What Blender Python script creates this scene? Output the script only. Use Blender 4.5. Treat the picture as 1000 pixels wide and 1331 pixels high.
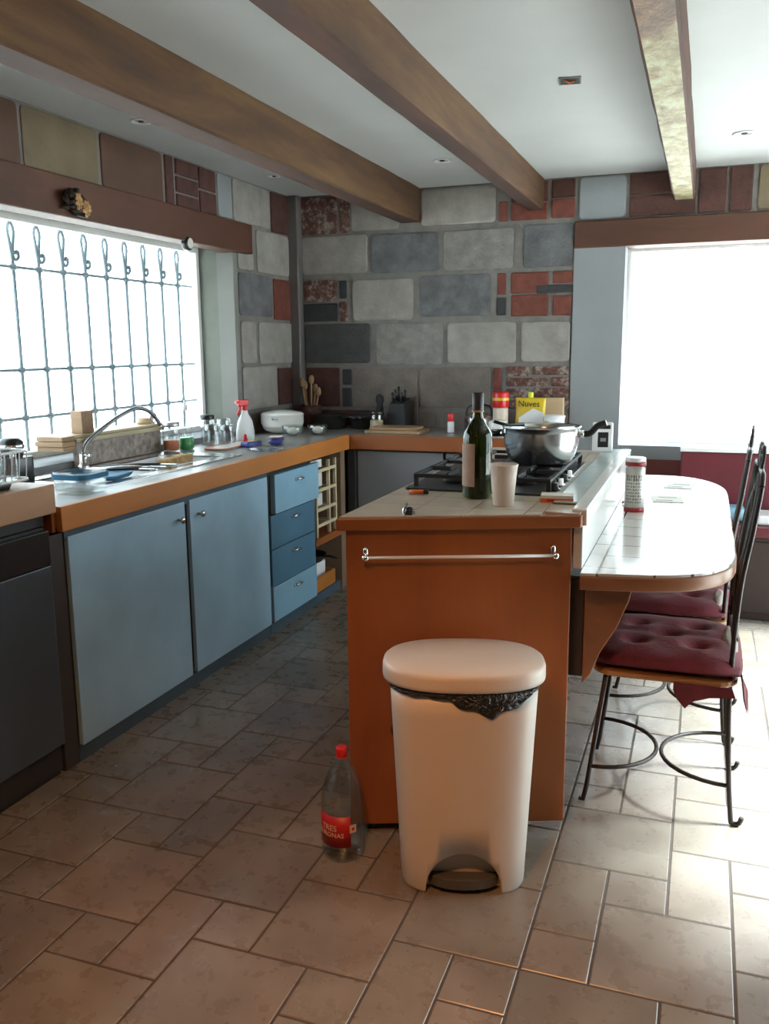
import bpy, bmesh, math, random
from mathutils import Vector, Matrix, Euler
random.seed(7)
PI = math.pi
scene = bpy.context.scene
for o in list(bpy.data.objects): bpy.data.objects.remove(o)
C = scene.collection

# ------------------------------------------------------------------ camera
YAW, PITCH, ROLL, FPX, CH = .34871, .184976, -.009437, 1137.93, 1.42
fwd = Vector((-math.sin(YAW)*math.cos(PITCH), math.cos(YAW)*math.cos(PITCH), -math.sin(PITCH)))
right = Vector((math.cos(YAW), math.sin(YAW), 0)); up = right.cross(fwd)
r2 = right*math.cos(ROLL) + up*math.sin(ROLL); u2 = -right*math.sin(ROLL) + up*math.cos(ROLL)
cd = bpy.data.cameras.new('camera'); cam = bpy.data.objects.new('camera', cd); C.objects.link(cam)
cam.matrix_world = Matrix(((r2.x, u2.x, -fwd.x, 0), (r2.y, u2.y, -fwd.y, 0), (r2.z, u2.z, -fwd.z, CH), (0, 0, 0, 1)))
cd.sensor_fit = 'VERTICAL'; cd.sensor_height = 36; cd.lens = FPX*36/1331
cd.clip_start = .05; cd.clip_end = 200
scene.camera = cam

# ------------------------------------------------------------------ world and light
w = bpy.data.worlds.new('overcast_sky'); scene.world = w; w.use_nodes = True
nt = w.node_tree; bg = nt.nodes['Background']
bg.inputs[0].default_value = (.80, .93, 1, 1); bg.inputs[1].default_value = 7.5
sl = bpy.data.lights.new('sun', 'SUN'); sl.energy = 56; sl.angle = math.radians(12); sl.color = (.84, .94, 1)
so = bpy.data.objects.new('sun', sl); C.objects.link(so)
so.rotation_euler = Vector((1, .22, 1.2)).to_track_quat('Z', 'Y').to_euler()
def portal(name, loc, rot, sx, sy):
    l = bpy.data.lights.new(name, 'AREA'); l.shape = 'RECTANGLE'; l.size = sx; l.size_y = sy
    l.cycles.is_portal = True
    o = bpy.data.objects.new(name, l); C.objects.link(o); o.location = loc; o.rotation_euler = rot
portal('window_daylight', (-2.9, 2.9, 1.45), (0, -PI/2, 0), 1.0, 3.5)
portal('window_daylight', (.47, 5.6, 1.42), (-PI/2, 0, 0), 1.87, 1.15)
portal('door_daylight', (1.72, 3.67, 1.05), (0, PI/2, 0), 2.1, 2.55)
scene.view_settings.view_transform = 'Standard'; scene.view_settings.look = 'None'
scene.view_settings.exposure = -.05; scene.view_settings.gamma = 1
scene.view_settings.use_curve_mapping = False
LAMP_W = 165

# ------------------------------------------------------------------ materials
MATS = {}
def newmat(name):
    m = bpy.data.materials.new(name); m.use_nodes = True
    n = m.node_tree; b = n.nodes['Principled BSDF']; MATS[name] = m
    return m, n, b
def coords(n, scale=(1, 1, 1), world=False):
    tc = n.nodes.new('ShaderNodeTexCoord'); mp = n.nodes.new('ShaderNodeMapping')
    if world:
        g = n.nodes.new('ShaderNodeNewGeometry'); n.links.new(g.outputs['Position'], mp.inputs[0])
    else: n.links.new(tc.outputs['Object'], mp.inputs[0])
    mp.inputs['Scale'].default_value = scale
    return mp.outputs[0]
def noise(n, vec, scale, detail=4, rough=.55, dist=0):
    t = n.nodes.new('ShaderNodeTexNoise'); t.inputs['Scale'].default_value = scale
    t.inputs['Detail'].default_value = detail; t.inputs['Roughness'].default_value = rough
    t.inputs['Distortion'].default_value = dist
    n.links.new(vec, t.inputs['Vector']); return t.outputs['Fac']
def ramp(n, fac, stops):
    r = n.nodes.new('ShaderNodeValToRGB'); n.links.new(fac, r.inputs[0])
    while len(r.color_ramp.elements) < len(stops): r.color_ramp.elements.new(.5)
    for e, (p, c) in zip(r.color_ramp.elements, stops):
        e.position = p; e.color = (c[0], c[1], c[2], 1) if len(c) == 3 else c
    return r.outputs[0]
def bump(n, b, h, strength=.3, dist=.01):
    bp = n.nodes.new('ShaderNodeBump'); bp.inputs['Strength'].default_value = strength
    bp.inputs['Distance'].default_value = dist
    n.links.new(h, bp.inputs['Height']); n.links.new(bp.outputs[0], b.inputs['Normal'])
def sc(c, k): return tuple(min(1, max(0, x*k)) for x in c)
def P(name, col, rough=.5, metal=0, var=.12, scale=9, bmp=0, coat=0, spec=None, sheen=0):
    m, n, b = newmat(name)
    v = coords(n); f = noise(n, v, scale)
    n.links.new(ramp(n, f, [(.3, sc(col, 1-var)), (.7, sc(col, 1+var))]), b.inputs['Base Color'])
    b.inputs['Roughness'].default_value = rough; b.inputs['Metallic'].default_value = metal
    if coat: b.inputs['Coat Weight'].default_value = coat; b.inputs['Coat Roughness'].default_value = .12
    if spec is not None: b.inputs['Specular IOR Level'].default_value = spec
    if sheen: b.inputs['Sheen Weight'].default_value = sheen
    if bmp: bump(n, b, noise(n, v, scale*6, 5), bmp)
    return m
def WOOD(name, c1, c2, stretch, scale=7, rough=.45, bmp=.15, c3=None):
    m, n, b = newmat(name)
    v = coords(n, stretch)
    f = noise(n, v, scale, 8, .62, .6)
    st = [(.28, c1), (.72, c2)] if c3 is None else [(.25, c1), (.5, c2), (.75, c3)]
    big = noise(n, coords(n), 2.2, 3)
    mx = n.nodes.new('ShaderNodeMix'); mx.data_type = 'RGBA'; mx.blend_type = 'MULTIPLY'
    mx.inputs[0].default_value = .6
    n.links.new(ramp(n, f, st), mx.inputs[6]); n.links.new(ramp(n, big, [(.3, (.72, .72, .72)), (.65, (1, 1, 1))]), mx.inputs[7])
    n.links.new(mx.outputs[2], b.inputs['Base Color']); b.inputs['Roughness'].default_value = rough
    bump(n, b, f, bmp)
    return m
def GLASS(name, tint=(1, 1, 1), amount=.12, rough=.03):
    m, n, b = newmat(name); n.nodes.remove(b)
    t = n.nodes.new('ShaderNodeBsdfTransparent'); t.inputs[0].default_value = (*tint, 1)
    g = n.nodes.new('ShaderNodeBsdfGlossy'); g.inputs['Roughness'].default_value = rough
    lw = n.nodes.new('ShaderNodeLayerWeight'); lw.inputs[0].default_value = .25
    mr = n.nodes.new('ShaderNodeMapRange'); mr.inputs[3].default_value = amount*.4; mr.inputs[4].default_value = min(1, amount*5)
    pw = n.nodes.new('ShaderNodeMath'); pw.operation = 'POWER'; pw.inputs[1].default_value = 2.5
    n.links.new(lw.outputs['Facing'], pw.inputs[0]); n.links.new(pw.outputs[0], mr.inputs[0])
    mx = n.nodes.new('ShaderNodeMixShader'); n.links.new(mr.outputs[0], mx.inputs[0])
    n.links.new(t.outputs[0], mx.inputs[1]); n.links.new(g.outputs[0], mx.inputs[2])
    n.links.new(mx.outputs[0], n.nodes['Material Output'].inputs[0])
    return m
# building
P('ceiling_plaster', (.46, .463, .45), .8, var=.06, scale=1.6, bmp=.05)
P('wall_plaster', (.215, .225, .235), .8, var=.05, scale=3, bmp=.1)
P('mortar', (.165, .152, .138), .9, var=.15, scale=14, bmp=.5)
P('block_light', (0.261, 0.239, 0.217), .85, var=.16, scale=10, bmp=.6)
P('block_pale', (0.204, 0.191, 0.174), .85, var=.22, scale=16, bmp=.7)
P('block_grey', (0.117, 0.117, 0.120), .85, var=.3, scale=12, bmp=.7)
P('block_dark', (.055, .055, .055), .85, var=.2, scale=12, bmp=.6)
P('block_dim', (0.157, 0.131, 0.111), .85, var=.2, scale=9, bmp=.6)
P('brick_red', (.14, .036, .022), .8, var=.25, scale=20, bmp=.5)
P('brick_maroon', (.062, .02, .014), .8, var=.3, scale=18, bmp=.5)
P('brick_black', (.028, .028, .03), .8, var=.2, scale=18, bmp=.4)
P('block_tan', (0.137, 0.101, 0.058), .75, var=.15, scale=6, bmp=.3)
P('block_brown', (0.074, 0.033, 0.017), .7, var=.18, scale=5, bmp=.2)
P('jamb_inner', (.17, .17, .155), .85, var=.1, scale=4)
P('jamb_plaster', (.13, .14, .115), .85, var=.15, scale=4)
P('wall_maroon', (.13, .028, .022), .6, var=.12, scale=4)
m, n, b = newmat('brick_worn')
v = coords(n)
n.links.new(ramp(n, noise(n, v, 26, 6, .7), [(.42, (.09, .03, .022)), (.52, (.13, .065, .05)), (.62, (.26, .22, .19))]), b.inputs['Base Color'])
b.inputs['Roughness'].default_value = .85; bump(n, b, noise(n, v, 60), .6)
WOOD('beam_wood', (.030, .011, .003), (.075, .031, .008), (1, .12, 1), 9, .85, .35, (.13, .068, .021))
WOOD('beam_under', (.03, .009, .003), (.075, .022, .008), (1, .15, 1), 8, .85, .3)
WOOD('lintel_wood', (.06, .020, .009), (.10, .034, .015), (.25, .25, 1), 8, .6, .2)
m, n, b = newmat('beam_worn')
v = coords(n, (1, .6, 1)); f = noise(n, v, 14, 7, .7, .4)
cream = ramp(n, f, [(.34, (.09, .05, .02)), (.46, (.24, .19, .09)), (.58, (.36, .33, .19)), (.7, (.32, .37, .28))])
brown = ramp(n, f, [(.35, (.08, .04, .02)), (.6, (.2, .11, .055)), (.72, (.34, .42, .34))])
g = n.nodes.new('ShaderNodeNewGeometry'); sx = n.nodes.new('ShaderNodeSeparateXYZ'); n.links.new(g.outputs['Position'], sx.inputs[0])
ad = n.nodes.new('ShaderNodeMath'); ad.operation = 'MULTIPLY_ADD'; ad.inputs[1].default_value = 1.2
n.links.new(noise(n, coords(n), 6), ad.inputs[0]); n.links.new(sx.outputs['Y'], ad.inputs[2])
mr = n.nodes.new('ShaderNodeMapRange'); mr.inputs[1].default_value = 3.15; mr.inputs[2].default_value = 3.4
n.links.new(ad.outputs[0], mr.inputs[0])
mx = n.nodes.new('ShaderNodeMix'); mx.data_type = 'RGBA'
n.links.new(mr.outputs[0], mx.inputs[0]); n.links.new(brown, mx.inputs[6]); n.links.new(cream, mx.inputs[7])
n.links.new(mx.outputs[2], b.inputs['Base Color']); b.inputs['Roughness'].default_value = .6; bump(n, b, f, .6)
# floor tile
m, n, b = newmat('floor_tile')
at = n.nodes.new('ShaderNodeAttribute'); at.attribute_name = 'tone'
v = coords(n); f = noise(n, v, 4, 3, .5, .3); f2 = noise(n, v, 16, 4, .6)
c = ramp(n, f, [(.3, (.145, .118, .092)), (.5, (.185, .155, .124)), (.7, (.225, .195, .16))])
mx = n.nodes.new('ShaderNodeMix'); mx.data_type = 'RGBA'; mx.blend_type = 'MULTIPLY'; mx.inputs[0].default_value = 1
n.links.new(c, mx.inputs[6]); n.links.new(at.outputs['Color'], mx.inputs[7])
mx2 = n.nodes.new('ShaderNodeMix'); mx2.data_type = 'RGBA'; mx2.blend_type = 'MULTIPLY'; mx2.inputs[0].default_value = .08
n.links.new(mx.outputs[2], mx2.inputs[6]); n.links.new(ramp(n, f2, [(.3, (.72, .70, .68)), (.7, (1, 1, 1))]), mx2.inputs[7])
n.links.new(mx2.outputs[2], b.inputs['Base Color'])
n.links.new(ramp(n, f2, [(.3, (.25,)*3), (.7, (.32,)*3)]), b.inputs['Roughness']); bump(n, b, f2, .05, .003); b.inputs['Specular IOR Level'].default_value = .65
P('grout', (.06, .048, .038), .9, scale=20)
P('outdoor_paving', (.62, .6, .56), .9, scale=3)
# furniture
WOOD('orange_wood', (.36, .12, .022), (.50, .19, .04), (1, .15, 1), 6, .38, .05)
WOOD('orange_wood_x', (.22, .060, .014), (.31, .092, .022), (.15, 1, 1), 6, .4, .05)
WOOD('island_wood', (.23, .060, .012), (.32, .092, .021), (1, 1, .18), 5, .42, .04)
WOOD('table_wood', (.22, .085, .035), (.36, .15, .06), (.3, .3, 1), 7, .4, .06)
WOOD('block_top_wood', (.34, .18, .09), (.44, .25, .13), (1, .15, 1), 6, .45, .04)
WOOD('pale_wood', (.42, .34, .20), (.60, .52, .35), (1, .15, 1), 9, .55, .05)
WOOD('tan_wood', (.26, .14, .065), (.42, .26, .13), (.2, 1, 1), 9, .5, .05)
WOOD('side_panel_wood', (.16, .10, .06), (.24, .16, .10), (1, 1, .2), 6, .5, .05)
P('blue_paint', (.31, .48, .61), .3, var=.10, scale=3.5)
P('blue_drawer_paint', (.21, .38, .50), .4, var=.07, scale=5)
P('blue_dark_drawer', (.065, .155, .235), .4, var=.12, scale=5)  # darker blue on the two middle drawer fronts
P('plinth_paint', (.045, .075, .10), .5, var=.15, scale=5)
P('carcass_dark', (.022, .02, .019), .6, scale=6)
P('grey_door', (.17, .17, .18), .45, var=.05, scale=4)
P('dark_post', (.035, .026, .022), .5, scale=6)
P('appliance_panel', (.065, .085, .105), .28, .2, var=.06, scale=3)
P('black_plastic', (.012, .012, .013), .3, scale=8)
P('black_matte', (.014, .014, .014), .65, scale=8)
P('counter_top', (.19, .185, .17), .3, var=.18, scale=11)
P('island_top_tile', (.43, .355, .275), .32, var=.12, scale=12)
m, n, b = newmat('table_tile')
v = coords(n); br = n.nodes.new('ShaderNodeTexBrick'); n.links.new(v, br.inputs[0])
br.offset = 0; br.squash = 1
br.inputs['Color1'].default_value = (.60, .57, .53, 1); br.inputs['Color2'].default_value = (.55, .53, .50, 1); br.inputs['Mortar'].default_value = (.12, .10, .09, 1)
br.inputs['Scale'].default_value = 1; br.inputs['Mortar Size'].default_value = .0032; br.inputs['Brick Width'].default_value = .152; br.inputs['Row Height'].default_value = .152
n.links.new(br.outputs[0], b.inputs['Base Color']); b.inputs['Roughness'].default_value = .16
m, n, b = newmat('strip_tile')
v = coords(n); br = n.nodes.new('ShaderNodeTexBrick'); n.links.new(v, br.inputs[0]); br.offset = 0
br.inputs['Color1'].default_value = (.38, .47, .46, 1); br.inputs['Color2'].default_value = (.46, .50, .47, 1); br.inputs['Mortar'].default_value = (.5, .48, .45, 1)
br.inputs['Scale'].default_value = 1; br.inputs['Mortar Size'].default_value = .004; br.inputs['Brick Width'].default_value = .2; br.inputs['Row Height'].default_value = .1
n.links.new(br.outputs[0], b.inputs['Base Color']); b.inputs['Roughness'].default_value = .2
P('white_tile', (.66, .63, .58), .2, var=.04, scale=4)
P('backsplash_tile', (.30, .25, .22), .35, var=.5, scale=34)
P('bin_plastic', (.56, .49, .42), .42, var=.03, scale=3)
P('pedal_dark', (.07, .065, .06), .4, scale=3)  # dark grey plastic of the bin's foot pedal
m, n, b = newmat('bag_plastic')
v = coords(n); b.inputs['Base Color'].default_value = (.012, .012, .013, 1); b.inputs['Roughness'].default_value = .22
bump(n, b, noise(n, v, 38, 3, .5, 1.5), .9, .02)
P('steel', (.62, .62, .62), .22, 1, var=.05, scale=10)
P('steel_soft', (.50, .50, .50), .38, 1, var=.08, scale=10)
P('dark_steel', (.20, .20, .20), .3, .9, var=.08)
P('chrome', (.8, .8, .8), .08, 1, var=.02)
P('wrought_iron', (.030, .022, .020), .38, .35, var=.3, scale=30, bmp=.2)
P('grille_iron_bloom', (.2, .25, .28), .5, .2, var=.1, scale=30)  # iron colour paled and blued to paint in the bright window's bloom
P('seat_board', (.36, .17, .06), .4, var=.1, scale=8)
P('cushion_fabric', (.12, .009, .016), .85, var=.25, scale=12, bmp=.25, sheen=.08)
P('cushion_lining', (.30, .27, .23), .9, var=.2, scale=12, bmp=.3)
P('maroon_vinyl', (.105, .013, .020), .42, var=.08, scale=5)
P('bench_brown', (.030, .013, .010), .5, var=.2, scale=5)
P('white_paint', (.72, .72, .70), .45, var=.03)
P('white_ceramic', (.72, .70, .66), .2, var=.02)
P('white_plastic', (.72, .72, .72), .35, var=.03)
P('cup_plastic', (.66, .57, .49), .4, var=.03)
P('red_plastic', (.55, .012, .014), .35, var=.05)
P('dark_red_plastic', (.28, .006, .012), .35, var=.05)
P('label_red', (.42, .008, .014), .45, var=.06)
P('cream_print', (.62, .52, .42), .5, var=.05)
P('ink_black', (.015, .013, .012), .5)
P('blue_plastic', (.03, .16, .30), .4, var=.08)
P('navy_wrap', (.04, .05, .22), .3, var=.2, scale=25)
P('orange_plastic', (.62, .14, .02), .4, var=.05)
P('yellow_bag', (.62, .44, .03), .35, var=.08, scale=20, bmp=.1)
P('lime_cap', (.60, .66, .03), .4)
P('green_soap', (.01, .25, .05), .25, var=.05)
P('sponge', (.42, .27, .12), .9, var=.25, scale=50, bmp=.6)
P('carton', (.50, .36, .22), .6, var=.05)
P('soot_black', (.02, .018, .016), .5, scale=20)
P('foam_cream', (.66, .50, .32), .6, var=.2, scale=30, bmp=.4)
P('dried_petals', (.035, .020, .014), .9, var=.4, scale=60, bmp=.8)
P('dried_flower', (.52, .32, .14), .85, var=.3, scale=50, bmp=.6)
P('paper', (.66, .62, .56), .7, var=.05)
P('wine_label', (.34, .22, .16), .7, var=.15, scale=22)
P('grey_conduit', (.115, .105, .098), .55, .1, var=.1)
P('teal_check', (.02, .04, .045), .6)
GLASS('window_glass', (.97, .985, .98), .08, .01)
GLASS('clear_glass', (.955, .97, .97), .26, .03)
GLASS('clear_plastic', (.93, .95, .95), .24, .07)
m, n, b = newmat('bottle_green')
b.inputs['Base Color'].default_value = (.05, .075, .004, 1); b.inputs['Roughness'].default_value = .05
b.inputs['Transmission Weight'].default_value = .9; b.inputs['IOR'].default_value = 1.45
m, n, b = newmat('lamp_glow')
b.inputs['Emission Color'].default_value = (1, .62, .3, 1); b.inputs['Emission Strength'].default_value = 4

# ------------------------------------------------------------------ mesh builder
def RZ(a): return Matrix.Rotation(a, 4, 'Z')
class MB:
    def __init__(s): s.v = []; s.f = []; s.m = []; s.s = []
    def add(s, vs, fs, mat=0, smooth=False, M=None):
        k = len(s.v)
        for p in vs:
            p = Vector(p); s.v.append(M @ p if M else p)
        for f in fs: s.f.append([i+k for i in f]); s.m.append(mat); s.s.append(smooth)
        return s
    def box(s, x0, x1, y0, y1, z0, z1, mat=0, M=None):
        vs = [(x, y, z) for z in (z0, z1) for (x, y) in ((x0, y0), (x1, y0), (x1, y1), (x0, y1))]
        return s.add(vs, [(3, 2, 1, 0), (4, 5, 6, 7), (0, 1, 5, 4), (1, 2, 6, 5), (2, 3, 7, 6), (3, 0, 4, 7)], mat, False, M)
    def prism(s, poly, z0, z1, mat=0, smooth=False, M=None):
        n = len(poly)
        vs = [(x, y, z0) for x, y in poly] + [(x, y, z1) for x, y in poly]
        s.add(vs, [tuple(reversed(range(n))), tuple(range(n, 2*n))], mat, False, M)
        return s.add(vs, [(i, (i+1) % n, n+(i+1) % n, n+i) for i in range(n)], mat, smooth, M)
    def loft(s, rings, mat=0, smooth=True, cap0=True, cap1=True, M=None, closed=True):
        n = len(rings[0]); vs = [p for r in rings for p in r]; fs = []
        for a in range(len(rings)-1):
            for i in range(n if closed else n-1):
                j = (i+1) % n; fs.append((a*n+i, a*n+j, (a+1)*n+j, (a+1)*n+i))
        s.add(vs, fs, mat, smooth, M)
        if cap0: s.add(rings[0], [tuple(reversed(range(n)))], mat, False, M)
        if cap1: s.add(rings[-1], [tuple(range(n))], mat, False, M)
        return s
    def lathe(s, prof, c=(0, 0, 0), n=24, mat=0, cap0=True, cap1=True, M=None):
        rings = [[(c[0]+r*math.cos(2*PI*i/n), c[1]+r*math.sin(2*PI*i/n), c[2]+z) for i in range(n)] for r, z in prof]
        return s.loft(rings, mat, True, cap0, cap1, M)
    def tube(s, pts, r, n=8, mat=0, closed=False, M=None, smoothpts=0):
        pts = [Vector(p) for p in pts]
        if smoothpts: pts = spline(pts, smoothpts)
        rr = r if isinstance(r, (list, tuple)) else [r]*len(pts)
        if len(rr) != len(pts): rr = [rr[0]+(rr[-1]-rr[0])*i/(len(pts)-1) for i in range(len(pts))]
        rings = []; prev = None; N = len(pts)
        for i, p in enumerate(pts):
            if closed: t = pts[(i+1) % N]-pts[i-1]
            else: t = pts[min(i+1, N-1)]-pts[max(i-1, 0)]
            t.normalize()
            if prev is None:
                a = Vector((0, 0, 1)) if abs(t.z) < .9 else Vector((1, 0, 0)); u = t.cross(a).normalized()
            else:
                u = prev-t*prev.dot(t)
                u = u.normalized() if u.length > 1e-6 else t.orthogonal().normalized()
            prev = u; w_ = t.cross(u)
            rings.append([p+(u*math.cos(2*PI*k/n)+w_*math.sin(2*PI*k/n))*rr[i] for k in range(n)])
        if closed: rings.append(rings[0]); return s.loft(rings, mat, True, False, False, M)
        return s.loft(rings, mat, True, True, True, M)
    def ball(s, c, rx, ry=None, rz=None, mat=0, n=14, k=8, M=None):
        ry = ry or rx; rz = rz or rx; rings = []
        for a in range(1, k):
            t = -PI/2+PI*a/k
            rings.append([(c[0]+rx*math.cos(t)*math.cos(2*PI*i/n), c[1]+ry*math.cos(t)*math.sin(2*PI*i/n), c[2]+rz*math.sin(t)) for i in range(n)])
        return s.loft(rings, mat, True, True, True, M)
    def build(s, name, mats, parent=None, bevel=0, world=None, weld=True):
        me = bpy.data.meshes.new(name)
        off = Vector(world) if world is not None else Vector((0, 0, 0))
        me.from_pydata([tuple(p-off) for p in s.v], [], s.f)
        if isinstance(mats, str): mats = [mats]
        for q in mats: me.materials.append(MATS[q])
        for p_, q, sm in zip(me.polygons, s.m, s.s): p_.material_index = q; p_.use_smooth = sm
        me.update()
        if weld:
            bm = bmesh.new(); bm.from_mesh(me); bmesh.ops.remove_doubles(bm, verts=bm.verts, dist=1e-5)
            bmesh.ops.recalc_face_normals(bm, faces=bm.faces); bm.to_mesh(me); bm.free()
        o = bpy.data.objects.new(name, me); C.objects.link(o)
        if parent: o.parent = parent
        elif world is not None: o.location = off
        if bevel:
            md = o.modifiers.new('bevel', 'BEVEL'); md.width = bevel; md.segments = 2; md.limit_method = 'ANGLE'; md.angle_limit = .7
            md.harden_normals = False
        return o
def spline(pts, k):
    out = []; n = len(pts)
    for i in range(n-1):
        p0 = pts[max(i-1, 0)]; p1 = pts[i]; p2 = pts[i+1]; p3 = pts[min(i+2, n-1)]
        for j in range(k):
            t = j/k
            out.append(.5*((2*p1)+(p2-p0)*t+(2*p0-5*p1+4*p2-p3)*t*t+(3*p1-p0-3*p2+p3)*t**3))
    out.append(pts[-1]); return out
def rrect(x0, x1, y0, y1, r, k=5):
    out = []
    for cx, cy, a in ((x1-r, y0+r, -PI/2), (x1-r, y1-r, 0), (x0+r, y1-r, PI/2), (x0+r, y0+r, PI)):
        for i in range(k+1): out.append((cx+r*math.cos(a+PI/2*i/k), cy+r*math.sin(a+PI/2*i/k)))
    return out
def superell(a, b, e, n=48, c=(0, 0)):
    out = []
    for i in range(n):
        t = 2*PI*i/n; ct, st = math.cos(t), math.sin(t)
        out.append((c[0]+a*math.copysign(abs(ct)**(2/e), ct), c[1]+b*math.copysign(abs(st)**(2/e), st)))
    return out
def props(o, label=None, cat=None, group=None, kind=None):
    if label: o['label'] = label
    if cat: o['category'] = cat
    if group: o['group'] = group
    if kind: o['kind'] = kind
    return o
def thing(name, label, cat, loc=(0, 0, 0), rz=0, group=None):
    o = bpy.data.objects.new(name, None); C.objects.link(o); o.location = loc; o.rotation_euler = (0, 0, rz)
    o.empty_display_size = .05
    return props(o, label, cat, group)
def lab(o, t): o['label'] = t; return o
def copy_tree(o, parent=None):
    c = o.copy(); C.objects.link(c)
    if parent: c.parent = parent
    for ch in list(o.children): copy_tree(ch, c)
    return c
def text_mb(body, size, depth, M, bend=None):
    cu = bpy.data.curves.new('t', 'FONT'); cu.body = body; cu.size = size; cu.extrude = depth; cu.align_x = 'CENTER'; cu.align_y = 'CENTER'
    cu.resolution_u = 3
    o = bpy.data.objects.new('t', cu); C.objects.link(o); dg = bpy.context.evaluated_depsgraph_get(); dg.update()
    me = bpy.data.meshes.new_from_object(o.evaluated_get(dg))
    mb = MB(); vs = []
    for v in me.vertices:
        p = v.co.copy()
        if bend: a = p.x/bend; p = Vector((math.sin(a)*(bend+p.z), p.y, math.cos(a)*(bend+p.z)-bend))
        vs.append(M @ p)
    mb.add(vs, [tuple(p.vertices) for p in me.polygons])
    bpy.data.objects.remove(o); bpy.data.curves.remove(cu); bpy.data.meshes.remove(me)
    return mb

# ------------------------------------------------------------------ SETTING
XL, XR, YB, YF, ZC = -2.57, 1.6, 5.37, -2.2, 2.38
# floor with modular tiles in one mesh
def make_floor():
    cell = .1562; x0, y0 = -1.737, 1.486
    i0 = int(math.floor((-2.9-x0)/cell)); i1 = int(math.ceil((XR+.2-x0)/cell)); j0 = int(math.floor((YF-.1-y0)/cell)); j1 = int(math.ceil((YB+.2-y0)/cell))
    own = {}; tiles = []
    def put(i, j, w_, h_):
        cs = [(i+a, j+b_) for a in range(w_) for b_ in range(h_)]
        if any(c_ in own or not (i0 <= c_[0] < i1 and j0 <= c_[1] < j1) for c_ in cs): return
        for c_ in cs: own[c_] = 1
        tiles.append((i, j, w_, h_))
    def cls(i, j): return (3*i+j) % 12
    for i in range(i0, i1):
        for j in range(j0, j1):
            s = 0 if i < 9 else 4
            k = (cls(i, j)-s) % 12
            if i < 9 and k in (4,) and i+1 >= 9: continue
            if k == 4: put(i, j, 2, 2)
            elif k == 11: put(i, j, 2, 2) if (i+1 < 9 or i >= 9) else None
            elif k == 9: put(i, j, 1, 2)
            elif k == 6 or k == 1: put(i, j, 1, 1)
    for i in range(i0, i1):
        for j in range(j0, j1): put(i, j, 1, 2)
    for i in range(i0, i1):
        for j in range(j0, j1): put(i, j, 1, 1)
    mb = MB(); mb.box(-2.95, XR+.1, YF-.1, YB+.35, -.12, -.0015, 1); tones = [None]*6
    g = .0022
    for (i, j, w_, h_) in tiles:
        a0, a1 = x0+i*cell+g, x0+(i+w_)*cell-g; b0, b1 = y0+j*cell+g, y0+(j+h_)*cell-g
        e = .003; t = random.uniform(.82, 1.1); tn = (t*random.uniform(.97, 1.03), t, t*random.uniform(.95, 1.04))
        vs = [(a0, b0, -.0022), (a1, b0, -.0022), (a1, b1, -.0022), (a0, b1, -.0022), (a0+e, b0+e, 0), (a1-e, b0+e, 0), (a1-e, b1-e, 0), (a0+e, b1-e, 0)]
        mb.add(vs, [(4, 5, 6, 7), (0, 1, 5, 4), (1, 2, 6, 5), (2, 3, 7, 6), (3, 0, 4, 7)], 0); tones += [tn]*5
    o = mb.build('floor', ['floor_tile', 'grout'], weld=False)
    at = o.data.color_attributes.new('tone', 'FLOAT_COLOR', 'CORNER')
    for p_, t in zip(o.data.polygons, tones):
        for li in p_.loop_indices: at.data[li].color = (*(t or (1, 1, 1)), 1)
    props(o, 'brown stone-look floor tiles in mixed squares and rectangles', kind='structure')
make_floor()
props(MB().box(-2.9, XR+.1, YF-.1, YB+.3, ZC, ZC+.15).build('ceiling', 'ceiling_plaster'), kind='structure')

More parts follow.
